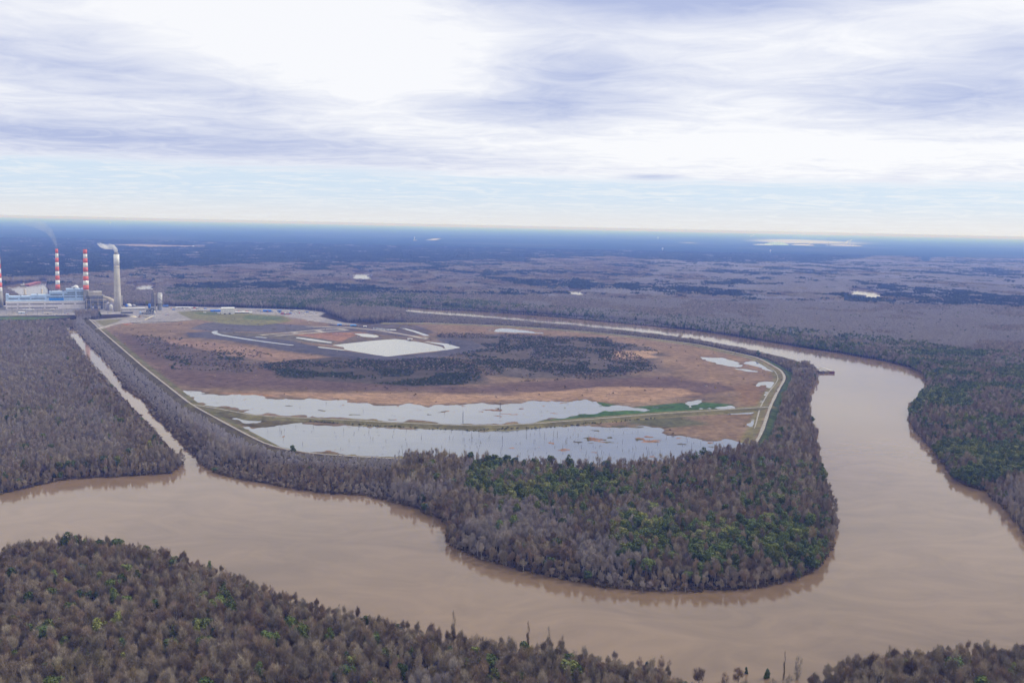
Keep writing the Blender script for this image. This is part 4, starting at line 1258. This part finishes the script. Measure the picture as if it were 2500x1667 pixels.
simple("storage_tank", "tank", "low blue storage tank touching the white dome behind the plain chimney", 309, 749, [("drum", BLUE, lambda m_, s_, h_: m_.lathe([(3 * s_, -1), (3 * s_, 8), (.3, 9.2)], 20)), ("rim", STEEL, lambda m_, s_, h_: m_.lathe([(3.1 * s_, 7.4), (3.1 * s_, 8.05)], 20))])
simple("storage_tank", "tank", "flat beige tank right of the white domed tank", 327, 748, [("drum", STEEL, lambda m_, s_, h_: m_.lathe([(4 * s_, -1), (4 * s_, 6)], 24)), ("roof", CREAM, lambda m_, s_, h_: m_.lathe([(4 * s_, 6), (.3, 7.4)], 24))])
simple("blue_silo", "silo", "bright blue upright silo in the middle of the grey steelwork", 365, 754, [("drum", BLUE, lambda m_, s_, h_: m_.lathe([(3 * s_, 3), (3 * s_, h_(743)), (2 * s_, h_(741.5))], 22)),
       ("base", STEEL, lambda m_, s_, h_: m_.lathe([(2.4 * s_, -1), (2.4 * s_, 3)], 16)), ("ladder", CREAM, lambda m_, s_, h_: m_.box(3 * s_, 3.3 * s_, -.5, .5, 0, h_(742)))])
simple("white_silo", "silo", "tall white silo with a diagonal stair standing on a grey base", 391, 757, [("drum", WHITE, lambda m_, s_, h_: m_.lathe([(5.4 * s_, h_(741)), (5.4 * s_, h_(717)), (4.6 * s_, h_(715.5))], 30)),
       ("base", STEEL, lambda m_, s_, h_: m_.lathe([(5 * s_, -1), (5.2 * s_, h_(742.4)), (5.4 * s_, h_(741.2))], 12)),
       ("stair", DSTEEL, lambda m_, s_, h_: m_.tube([(-4.4 * s_, -3.4 * s_, h_(727)), (-1 * s_, -5.7 * s_, h_(730)), (3 * s_, -4.9 * s_, h_(733)), (5.4 * s_, -1.8 * s_, h_(736))], .8, 5)),
       ("railing", BEIGE, lambda m_, s_, h_: m_.lathe([(5.6 * s_, h_(717.6)), (5.6 * s_, h_(716.4))], 24)), ("lift_shaft", STEEL, lambda m_, s_, h_: m_.box(-6.2 * s_, -4.9 * s_, -2, 2, -1, h_(713.5))),
       ("platform", GREENB, lambda m_, s_, h_: m_.lathe([(6 * s_, h_(742.6)), (6 * s_, h_(741.8))], 24))])
def lattice(m_, w0, w1, H_, n_, r_=0.45, braces=True):
    for a, b_ in ((-1, -1), (1, -1), (1, 1), (-1, 1)):
        m_.tube([(a * w0, b_ * w0, -1), (a * w1, b_ * w1, H_)], r_, 4)
    for i in range(n_):
        z0, z1 = H_ * i / n_, H_ * (i + 1) / n_
        k0, k1 = w0 + (w1 - w0) * i / n_, w0 + (w1 - w0) * (i + 1) / n_
        c4 = [(-1, -1), (1, -1), (1, 1), (-1, 1)]
        for j in range(4):
            a, b_ = c4[j], c4[(j + 1) % 4]
            m_.tube([(a[0] * k1, a[1] * k1, z1), (b_[0] * k1, b_[1] * k1, z1)], r_ * .8, 4)
            m_.tube([(a[0] * k0, a[1] * k0, z0), (b_[0] * k1, b_[1] * k1, z1)], r_ * .6, 3)
simple("lattice_tower", "steel tower", "tall dark lattice tower rising above the grey steelwork", 373, 757, [("lattice", DSTEEL, lambda m_, s_, h_: lattice(m_, 3.4 * s_, 2.6 * s_, h_(714), 14, .5)),
       ("mast", DSTEEL, lambda m_, s_, h_: m_.tube([(0, 0, h_(714)), (0, 0, h_(708.5))], .5, 5)), ("platform", STEEL, lambda m_, s_, h_: [m_.box(-3.2 * s_, 3.2 * s_, -3.2 * s_, 3.2 * s_, h_(r0), h_(r0) + .6) for r0 in (745, 736, 727, 720)] and None)])
simple("lift_tower", "steel tower", "slim beige column tower right of the dark lattice tower", 379, 760, [("shaft", BEIGE, lambda m_, s_, h_: m_.box(-1.3 * s_, 1.3 * s_, -2, 2, -1, h_(720))), ("lattice", STEEL, lambda m_, s_, h_: lattice(m_, 2.1 * s_, 1.9 * s_, h_(718), 12, .35)),
       ("roof", WHITE, lambda m_, s_, h_: m_.box(-1.8 * s_, 1.8 * s_, -3, 3, h_(718), h_(717)))])
simple("limestone_mill", "building", "cluttered grey machinery house at the foot of the lattice tower", 361, 768, [("wall", STEEL, lambda m_, s_, h_: m_.box(-14 * s_, 12 * s_, 0, 26, -1, h_(762))), ("upper_storey", DSTEEL, lambda m_, s_, h_: m_.box(-4 * s_, 13 * s_, 4, 24, 3, h_(756))),
       ("tower_house", DSTEEL, lambda m_, s_, h_: m_.box(6 * s_, 15 * s_, 2, 20, 3, h_(752))), ("roof", LAV, lambda m_, s_, h_: m_.box(-14.3 * s_, -4.2 * s_, -.5, 26, h_(762), h_(761.3))),
       ("pipe", CREAM, lambda m_, s_, h_: [m_.tube([(x0 * s_, -1, 0), (x0 * s_, -1, h_(z0)), ((x0 + 3) * s_, 4, h_(z0 - 1))], .5, 6) for x0, z0 in ((-10, 763), (-6, 760), (0, 759), (9, 757))] and None),
       ("plant_box", WHITE, lambda m_, s_, h_: [m_.box(x0 * s_, (x0 + 1.3) * s_, -1.5, -.2, h_(z0), h_(z0 - 1.3)) for x0, z0 in ((-3, 764), (3, 762), (10, 758), (-8, 765))] and None),
       ("bin", BLUEP, lambda m_, s_, h_: m_.lathe([(2 * s_, 0), (2 * s_, 9), (.4, 11)], 14, (-17 * s_, 4, 0)))])
def conveyor(name, label, p0, p1, r0, r1):
    a, sa, _ = spot(*p0); b_, sb, _ = spot(*p1)
    za, zb = height(a, r0) - a.z, height(b_, r1) - a.z
    t = empty(name, a, 0, label=label, cat="conveyor", group="conveyors crossing by the machinery house")
    d = Vector((b_.x - a.x, b_.y - a.y, 0))
    MB().tube([(0, 0, za), (d.x, d.y, zb)], 1.7, 4).build("gallery", CREAM, t)
    for k in (0.25, 0.5, 0.75):
        q = d * k
        MB().tube([(q.x - 3, q.y, -1), (q.x, q.y, za + (zb - za) * k - 1.2), (q.x + 3, q.y, -1)], .45, 5).build("trestle", STEEL, t)
conveyor("conveyor", "inclined cream conveyor rising to the upper left across the yard", (370, 777), (346, 771), 776.2, 769)
conveyor("conveyor", "inclined cream conveyor rising to the upper right from the gravel yard", (352, 782), (376, 775), 781.2, 771)
simple("hopper_house", "building", "small white hopper house at the top of the crossing conveyors", 377, 776, [("wall", WHITE, lambda m_, s_, h_: m_.box(-2 * s_, 2 * s_, 0, 6, -1, h_(770.5))), ("leg", STEEL, lambda m_, s_, h_: m_.box(-.6 * s_, .6 * s_, 7, 9, -1, h_(764))),
       ("bin", WHITE, lambda m_, s_, h_: m_.lathe([(1.7 * s_, h_(766)), (1.7 * s_, h_(760.5)), (.5, h_(759))], 14, (.6 * s_, 8, 0)))])
simple("rubble_pile", "gravel pile", "cream limestone pile left of the machinery house", 326, 774.5, [("mound", CREAM, lambda m_, s_, h_: m_.lathe([(9 * s_, -.5), (7.5 * s_, 1.6), (5 * s_, 3.6), (2 * s_, 4.6), (.4, 4.9)], 22))])
simple("rubble_pile", "gravel pile", "brown conical pile beside the foot of the crossing conveyors", 342, 775, [("mound", paint("brown_spoil", (0.27, 0.2, 0.14), .95), lambda m_, s_, h_: m_.lathe([(5 * s_, -.5), (3 * s_, 4), (.8 * s_, 8), (.2, 9)], 18))])
# low sheds of the station yard: px, py, half width px, depth m, top row, wall, roof
sheds = [(325, 756, 27, 14, 752.3, STEEL, ROOFW, "long white-roofed shed behind the steelwork"), (309.5, 765.5, 14, 14, 761.3, DSTEEL, DROOF, "long shed with a dark blue roof right of the plain chimney"),
         (405, 750, 6.2, 18, 745.6, DSTEEL, BLUE, "deep blue tarpaulin-roofed shed right of the white silo"), (526, 761.5, 12, 22, 756.6, BLUE, BLUE, "blue-roofed shed beside the big white box building"),
         (594, 764.5, 20, 16, 761, DSTEEL, ROOFW, "long low white-roofed shed right of the big white box building"), (652, 761.5, 9.5, 22, 756.5, BLUE, BLUE, "royal blue tarpaulin shed on the far gravel yard"),
         (682, 760.5, 5, 16, 757, STEEL, BLUE, "small blue-roofed cabin on the far gravel yard"), (697, 768, 12, 10, 765.5, RED, DROOF, "low red-sided shed on the far gravel yard"),
         (70, 758.4, 12, 12, 755.3, STEEL, ROOFW, "flat white-roofed carport in front of the turbine hall"), (53, 765.5, 7, 12, 761, BLUEP, WHITE, "white and blue workshop on the lot before the turbine hall"),
         (118, 767, 9, 12, 763, BEIGE, CREAM, "cream-roofed workshop on the lot before the turbine hall"), (128, 758, 5, 10, 755, DSTEEL, WHITE, "small dark store with white roof before the turbine hall"),
         (13, 738, 5, 16, 734.5, STEEL, ROOFW, "white-roofed store between the left chimney and the turbine hall"), (16, 751, 7, 16, 746.6, BEIGE, LILAC, "pink-grey store beside the left chimney's foot"),
         (490, 758.5, 22, 8, 756, STEEL, ROOFW, "very long thin white roof left of the blue-roofed shed"), (450, 753, 20, 12, 749.5, LAV, ROOFW, "long white roof along the far edge of the yard behind the silo"),
         (789, 0, 0, 0, 0, None, None, None),
         (829, 795, 5, 12, 791.3, BLUE, SIGNB, "bright blue container cabin beside the pond works road"), (862.5, 796.5, 7, 10, 792.5, TEAL, SIGNB, "blue and teal pair of cabins beside the pond works road"),
         (891, 798.5, 4, 8, 796, WHITE, ROOFW, "tiny white cabin at the end of the pond works road"), (1041.5, 790.5, 7, 8, 787.5, CREAM, paint("orange_cover", (.6, .27, .12)), "orange-covered stack of pipe on the reed flat by the far trees"),
         (1001, 829.5, 6, 8, 827.3, WHITE, ROOFW, "white pump barge cover on the bank of the settling basin")]
for px, py, hw, dp, top, wm, rm_, lb in sheds:
    if lb is None: continue
    simple("shed", "shed", lb, px, py, [("wall", wm, lambda m_, s_, h_: m_.box(-hw * s_, hw * s_, 0, dp, -1, max(2.5, h_(top) * .72))),
           ("roof", rm_, lambda m_, s_, h_: m_.gable(-hw * s_ - .6, hw * s_ + .6, -.8, dp + .8, max(2.5, h_(top) * .72), max(2.5, h_(top) * .72) + .3, max(3.4, h_(top)))),
           ("door", DARKG, lambda m_, s_, h_: m_.box(-hw * s_ * .3, -hw * s_ * .3 + 4, -.25, -.02, 0, 2.3))])
simple("warehouse", "building", "big plain white box building standing alone on the gravel yard", 556.5, 767, [("wall", WHITE, lambda m_, s_, h_: m_.box(-15.4 * s_, 15.4 * s_, 0, 30, -1, h_(752.5))),
       ("roof", ROOFW, lambda m_, s_, h_: m_.gable(-15.6 * s_, 15.6 * s_, -.5, 30.5, h_(752.5), h_(752.5) + .3, h_(750.8))), ("door", DARKG, lambda m_, s_, h_: m_.box(1.5 * s_, 6.5 * s_, -.3, -.05, 0, 4)),
       ("door", DARKG, lambda m_, s_, h_: m_.box(-9.5 * s_, -5 * s_, -.3, -.05, 0, 3))])
# substation poles before the hall
for i, (px, py) in enumerate([(30, 764), (45, 760), (62, 768), (80, 763), (92, 770), (104, 762), (135, 764), (150, 769), (163, 763), (180, 766), (200, 762), (222, 764), (240, 766), (262, 768), (16, 768), (5, 760)]):
    simple("power_pole", "power pole", "grey power pole with a crossarm in the switchyard before the turbine hall", px, py, [("pole", STEEL, lambda m_, s_, h_: m_.tube([(0, 0, -1), (0, 0, 15 + i % 4)], .35, 6)),
           ("crossarm", STEEL, lambda m_, s_, h_: m_.box(-3, 3, -.2, .2, 12.5 + i % 4, 13.1 + i % 4))], "power poles in the switchyard")

def vehicle_meshes(kind):
    """a pickup/car (4.8 m) or a lorry (9 m)"""
    if kind == 'car':
        body = MB().box(-2.4, 2.4, -.95, .95, .45, 1.1); cab = MB().add([(-1.3, -.85, 1.1), (1.2, -.85, 1.1), (1.2, .85, 1.1), (-1.3, .85, 1.1), (-.9, -.75, 1.75), (.7, -.75, 1.75), (.7, .75, 1.75), (-.9, .75, 1.75)],
            [(0, 1, 5, 4), (1, 2, 6, 5), (2, 3, 7, 6), (3, 0, 4, 7), (4, 5, 6, 7), (0, 3, 2, 1)]); ws = (-1.5, 1.5); r_ = .38
    else:
        body = MB().box(-4.6, 2.2, -1.25, 1.25, 1.0, 3.4); cab = MB().box(2.4, 4.5, -1.2, 1.2, .7, 2.9); ws = (-3.4, -2.2, 3.4); r_ = .52
    return body, cab, ws, r_
vcache = {}
def vehicle(kind, colour, px, py, rz, label, group):
    key = (kind, colour.name)
    if key not in vcache:
        body, cab, ws, r_ = vehicle_meshes(kind)
        t = empty("parked_car" if kind == 'car' else "lorry", (0, 0, 0))
        ps = [body.build("body", colour, t), cab.build("cab", DARKG if kind == 'car' else colour, t)]
        for w_ in ws:
            for sd in (-1, 1):
                mb = MB(); mb.tube([(w_, sd * .7, r_), (w_, sd * 1.02, r_)], r_, 10); ps.append(mb.build("wheel", TYRE, t))
        vcache[key] = (t, ps); o = t
    else:
        t, ps = vcache[key]
        o = t.copy(); COL.objects.link(o)
        for p_ in ps:
            c_ = p_.copy(); COL.objects.link(c_); c_.parent = o
    g_, s_, r_ = spot(px, py)
    o.location = g_ + Vector((0, 0, .2)); o.rotation_euler = (0, 0, r_ + rz)
    tag(o, label, "car" if kind == 'car' else "lorry", group)
vr = random.Random(3)
ry_ = [(420 + i * 11.5 + vr.uniform(-4, 4), 752 + i * .42 + vr.uniform(-1, 4)) for i in range(30)]
VG = [("lorry", ry_, "lorry or trailer standing on the long gravel yard behind the grass mound", "lorries on the long gravel yard"),
      ("car", [(34 + i * 9.5 + vr.uniform(-2, 2), 767.5 + vr.uniform(-2.5, 2.5)) for i in range(15)], "small parked car on the lot before the turbine hall", "cars on the lot before the turbine hall"),
      ("car", [(300, 768.5), (311, 768.8), (319, 788), (325, 787.6), (333, 784), (345, 788), (404, 766), (410, 769), (405, 770), (398, 768)], "small vehicle parked on the pale gravel near the machinery house", "vehicles near the machinery house"),
      ("lorry", [(430, 754), (424, 757), (480, 752), (475, 753), (500, 764), (534, 766.5), (612, 766), (676, 768), (690, 765), (704, 761), (718, 763), (731, 765), (738, 762), (742, 760), (760, 764), (766, 766), (774, 766), (712, 760), (723, 760), (750, 763)],
       "lorry or trailer standing on the long gravel yard behind the grass mound", "lorries on the long gravel yard"),
      ("car", [(644, 767), (652, 771), (735, 785), (714, 781), (755, 789), (752, 784), (784, 787), (797, 788), (808, 790), (845, 795), (855, 796), (875, 797)], "small vehicle beside the track to the pond works", "vehicles beside the pond works track")]
for kd, pts, lb, gp_ in VG:
    for px, py in pts:
        vehicle(kd, vr.choice([WHITE, WHITE, ROOFW, DSTEEL, RED, BLUE, CREAM]), px, py, vr.choice([0, .1, 1.5, .5]), lb, gp_)

# weir and footbridge over the canal
simple("footbridge", "footbridge", "straight yellowish footbridge across the head of the canal", 181, 812, [("deck", CREAM, lambda m_, s_, h_: m_.box(-12 * s_, 12 * s_, 0, 2.6, 2.2, 3.2)),
       ("railing", CREAM, lambda m_, s_, h_: m_.box(-12 * s_, 12 * s_, 2.7, 2.85, 3.9, 4.1)), ("pier", CONC, lambda m_, s_, h_: [m_.box(k * s_ - .6, k * s_ + .6, .4, 2.2, -2, 2.2) for k in (-10, -3, 3, 10)] and None)])
simple("weir_house", "small building", "pale concrete weir house at the head of the canal", 163, 806.5, [("wall", CONC, lambda m_, s_, h_: m_.box(-6 * s_, 6 * s_, 0, 8, -1, 4.5)), ("roof", WHITE, lambda m_, s_, h_: m_.box(-6.3 * s_, 6.3 * s_, -.4, 8.4, 4.5, 5))])

# barges
def barge(px, py, L_, Wd, rz, hull, cover, label, group, z=0.0, half=False):
    g_, s_, r_ = spot(px, py, z)
    t = empty("barge", g_, r_ + rz, label=label, cat="barge", group=group)
    h = Wd / 2
    MB().add([(-h, 0, .9), (h, 0, .9), (h, 5, -1), (-h, 5, -1), (-h, 0, 3.6), (h, 0, 3.6), (h, L_, 3.6), (-h, L_, 3.6), (h, L_ - 4, -1), (-h, L_ - 4, -1)],
             [(0, 1, 5, 4), (0, 3, 2, 1), (3, 9, 8, 2), (1, 2, 8, 6, 5), (0, 4, 7, 9, 3), (9, 7, 6, 8), (4, 5, 6, 7)]).build("hull", hull, t)
    MB().box(-h, h, .05, .5, 3.65, 4.3).build("headlog", DSTEEL, t)
    MB().gable(-h * .8, h * .8, 5, L_ - 4, 3.65, 4.9, 5.3).build("hatch_cover", cover, t)
    for k in (-1, 1):
        MB().box(k * h - .15, k * h + .15, 4, L_ - 2, 3.65, 4.4).build("gunwale", hull, t)
bw = 12.6
for i, (hull, cov, lb) in enumerate(((paint("grey_hull", (.2, .17, .19), .8, .25, .4), COVER, "dark grey-ended covered barge moored next to the trees"), (TAN, paint("grey_cover", (.38, .36, .34)), "tan-ended barge between the grey one and the red one"),
                                     (RUST, COVER, "red-ended barge on the outside of the three moored by the bank"))):
    barge(2007 + i * 12.6, 911.5, 59, 10.4, 0.42, hull, cov, lb, "three barges moored side by side by the right-hand dike bank")
for i in range(2):
    for j_ in range(4):
        barge(60 + i * 8 + j_ * 7.5, 698 - j_ * 2.1 - i * .2, 60, 11, -.2, RUST, paint("red_cover", (.42, .13, .11)), "red barge of the tow on the river reach behind the power station", "red barges in tow behind the power station")
simple("towboat", "towboat", "small white and blue towboat pushing red barges behind the power station", 56, 698.5, [("hull", DSTEEL, lambda m_, s_, h_: m_.box(-12, 12, -5, 5, -.5, 3)), ("deckhouse", WHITE, lambda m_, s_, h_: m_.box(-9, 7, -4, 4, 3, 8)),
       ("wheelhouse", WHITE, lambda m_, s_, h_: m_.box(0, 5, -3, 3, 8, 13))])

# masts and drowned trunks in the ponds
for px, py, top, lb in ((1130, 1034, 1004, "taller dark mast standing in the upper pond near its dike"), (1221, 1001.5, 983, "shorter dark mast standing in the upper pond near the reeds")):
    simple("mast", "mast", lb, px, py, [("lattice", DSTEEL, lambda m_, s_, h_: lattice(m_, .7, .45, max(h_(top), 8), 9, .14)), ("foot", CONC2, lambda m_, s_, h_: m_.box(-1.2, 1.2, -1.2, 1.2, -1, .8))])
DEADW = paint("drowned_wood", (0.2, 0.18, 0.17), 0.9, 0.3, 0.8)
sn = []
for k in range(4):
    r = random.Random(k)
    H_ = (8, 11, 14, 6)[k]
    mb = MB().tube([(0, 0, -1.5), (r.uniform(-.2, .2), 0, H_ * .5), (r.uniform(-.5, .5), r.uniform(-.4, .4), H_)], [.26, .2, .07], 5)
    for j in range(3):
        z_ = H_ * r.uniform(.4, .85); a_ = r.uniform(0, 6.28); L_ = r.uniform(.6, 1.8)
        mb.tube([(0, 0, z_), (L_ * math.cos(a_), L_ * math.sin(a_), z_ + L_ * .6)], [.1, .04], 4)
    me_ = bpy.data.meshes.new("drowned_trunk"); me_.from_pydata([tuple(v) for v in mb.v], [], mb.f); me_.materials.append(DEADW); me_.update(); sn.append(me_)
r = random.Random(12)
cnt = 0
QA, QB = PONDS[0][0], PONDS[1][0]
while cnt < 190:
    X_s, Y_s = r.uniform(430, 1700), r.uniform(900, 1065)
    g_ = P(X_s, Y_s, LEV)
    a0, b0 = np.array([g_.x]), np.array([g_.y])
    sa, sb = sdist(a0, b0, QA, 50)[0], sdist(a0, b0, QB, 50)[0]
    if not (sb < -12 or (sa < -10 and r.random() < .16)):
        continue
    if sb < -12 and X_s < 800 and r.random() < .4:
        continue
    o = link("drowned_trunk", r.choice(sn))
    o.location = (g_.x, g_.y, LEV - .3); o.rotation_euler = (r.gauss(0, .04), r.gauss(0, .04), r.uniform(0, 6.28))
    k = r.uniform(.3, .85); o.scale = (1, 1, k)
    up_p = sa < 0 and sb > 0
    tag(o, "bare thin trunk of a drowned tree standing in the %s" % ("long upper pond" if up_p else "lower pond nearest the wood"), "dead tree", "drowned trunks in the %s pond" % ("upper" if up_p else "lower"))
    cnt += 1

# far off: water towers, works with their heaps
for px, py, lb in ((1880.5, 617, "tiny white water tower below the far works on the horizon"), (1617.5, 612, "tiny white water tower alone in the far forest left of the works"), (1606, 585, "tiny white tower close under the horizon above the lone water tower"),
                   (269.5, 549, "tiny white water tower under the horizon above the plain chimney"), (472, 606.5, "tiny white tower beside the far brown clearing")):
    simple("water_tower", "water tower", lb, px, py, [("bowl", ROOFW, lambda m_, s_, h_: m_.lathe([(.3, h_(py - 3)), (1.6 * s_, h_(py - 4)), (2.2 * s_, h_(py - 5.2)), (1.6 * s_, h_(py - 6.4)), (.3, h_(py - 7))], 18)),
           ("leg", WHITE, lambda m_, s_, h_: m_.lathe([(.6 * s_, 0), (.35 * s_, h_(py - 3))], 10))])
for px, py, w_, hh_, mt_, lb in ((1895, 598, 30, 9, paint("pale_green_spoil", (.45, .6, .52), .95), "pale green heap at the left end of the far works"), (1862, 598, 24, 2.5, paint("pale_spoil", (.6, .6, .6), .95), "thin pale spoil bank left of the green heap"),
                                 (1960, 599, 28, 3, paint("cream_spoil", (.7, .62, .55), .95), "cream spoil bank in the middle of the far works"), (2060, 600, 44, 2.6, paint("cream_spoil", (.7, .62, .55), .95), "long cream spoil bank under the steam of the far works")):
    def heap(m_, s_, h_):
        rr_ = random.Random(int(px)); n_ = 26
        top = [(x_, h_(py - hh_ * (max(0.0, math.sin(math.pi * i / n_)) ** .6) * rr_.uniform(.65, 1))) for i, x_ in enumerate(np.linspace(-w_ * s_, w_ * s_, n_ + 1))]
        for i in range(n_):
            (x0, z0), (x1, z1) = top[i], top[i + 1]
            m_.add([(x0, -200, -1), (x1, -200, -1), (x1, 0, z1), (x0, 0, z0), (x0, 300, -1), (x1, 300, -1)], [(0, 1, 2, 3), (3, 2, 5, 4)])
    simple("spoil_heap", "spoil heap", lb, px, py, [("mound", mt_, heap)])
for px, py, top, lb in ((2023, 600, 590, "pale stack in the middle of the far works"), (2074, 600, 588, "pale stack under the right-hand steam of the far works"), (2084, 600, 592, "second pale stack under the right-hand steam of the far works"), (1012, 588, 579, "white stack of a lone mill in the far forest")):
    simple("factory_stack", "chimney", lb, px, py, [("shell", WHITE, lambda m_, s_, h_: m_.lathe([(.9 * s_, 0), (.7 * s_, h_(top))], 12)), ("base", CREAM, lambda m_, s_, h_: m_.box(-3 * s_, 5 * s_, 0, 60, -1, h_(py - 2.5)))])

# ---------------------------------------------------------------- steam and smoke
def smoke_mat(name, dens, col, nscale, lo=0.42, hi=0.62, grad=None):
    mt = bpy.data.materials.new(name); mt.use_nodes = True
    n = NT(mt.node_tree); mt.node_tree.nodes.clear()
    pv = n.node('ShaderNodeVolumePrincipled')
    pv.inputs['Color'].default_value = (*col, 1)
    tcg = n.node('ShaderNodeTexCoord').outputs['Object']
    f = n.noise(tcg, nscale, 4, 0.6, 0.4)
    d = n.math('MULTIPLY', n.rng(f, lo, hi), dens)
    if grad:
        sx_ = n.node('ShaderNodeSeparateXYZ'); n.put(sx_.inputs[0], tcg)
        d = n.math('MULTIPLY', d, n.rng(sx_.outputs['Z'], grad[0], grad[1], 1.0, grad[2]))
    n.put(pv.inputs['Density'], d)
    n.put(n.node('ShaderNodeOutputMaterial').inputs['Volume'], pv.outputs[0])
    mt.cycles.volume_step_rate = 1.0
    return mt
def plume(name, g_, z_, path, radii, mat, label, cat, rz):
    t = link(name, None) if False else None
    mb = MB().tube(path, radii, 14)
    o = mb.build(name, mat, None, True)
    o.location = g_ + Vector((0, 0, z_)); o.rotation_euler = (0, 0, rz)
    return tag(o, label, cat)
s1 = (fg - Vector((0, 0, HC))).dot(fwd) / FPX
plume("steam_plume", fg, linerH + .3, [(0, 0, 0), (-1.5 * s1, 0, 6 * s1), (-7 * s1, 3, 11.5 * s1), (-15 * s1, 8, 13 * s1), (-24 * s1, 12, 12 * s1), (-33 * s1, 15, 15 * s1), (-42 * s1, 20, 21 * s1)],
      [4.3 * s1, 5.2 * s1, 6.2 * s1, 6.8 * s1, 6.5 * s1, 6 * s1, 3 * s1], smoke_mat("steam", 0.13, (0.98, 0.98, 0.99), 0.022, .34, .56), "white steam curling left from the top of the plain chimney", "steam", -math.atan2(fg.x, fg.y))
s2 = (cg - Vector((0, 0, HC))).dot(fwd) / FPX
plume("smoke_plume", cg, cH + .5, [(0, 0, 0), (-1 * s2, 0, 10 * s2), (-6 * s2, 4, 26 * s2), (-15 * s2, 8, 42 * s2), (-30 * s2, 14, 54 * s2), (-55 * s2, 24, 61 * s2), (-80 * s2, 34, 63 * s2)],
      [2.6 * s2, 4 * s2, 6 * s2, 9 * s2, 12 * s2, 10 * s2, 4 * s2], smoke_mat("thin_smoke", 0.03, (0.82, 0.84, 0.9), 0.02, .3, .7, (0, 62 * s2, .45)), "thin grey smoke drifting left from the slim banded chimney", "smoke", -math.atan2(cg.x, cg.y))
for px, py, w_, lb in ((1940, 598, 5, "small white steam puff right of the pale green heap"), (2062, 597, 5.5, "billow of white steam over the right end of the far works"), (1973, 599, 3.5, "low steam puff between the two stacks of the far works"), (1832, 580, 3.2, "white puff on the horizon above the far works")):
    gq, sq, rq = spot(px, py)
    plume("steam_puff", gq, 0, [(0, 0, 1 * sq), (1.5 * sq, 0, 3 * sq), (w_ * sq, 0, w_ * 1.3 * sq), (w_ * 2.4 * sq, 0, w_ * 1.9 * sq), (w_ * 3.2 * sq, 0, w_ * 2.1 * sq)], [.8 * sq, 1.4 * sq, .45 * w_ * sq, .42 * w_ * sq, .15 * w_ * sq],
          smoke_mat("far_steam", 0.02, (0.98, 0.98, 0.98), 0.006, .36, .5), lb, "steam", rq)


# ---------------------------------------------------------------- haze
me = bpy.data.meshes.new("haze")
B_ = 140000.0
mb = MB().box(-B_, B_, -B_, B_, -5, 303)
hz_m = bpy.data.materials.new("air")
hz_m.use_nodes = True
nt = hz_m.node_tree
nt.nodes.clear()
pv = nt.nodes.new('ShaderNodeVolumePrincipled')
pv.inputs['Color'].default_value = (0.18, 0.32, 1.0, 1)
pv.inputs['Absorption Color'].default_value = (1, 1, 1, 1)
pv.inputs['Density'].default_value = 1 / 11800
pv.inputs['Anisotropy'].default_value = 0.0
mo = nt.nodes.new('ShaderNodeOutputMaterial')
nt.links.new(pv.outputs[0], mo.inputs['Volume'])
tag(mb.build("haze", hz_m), kind='stuff')
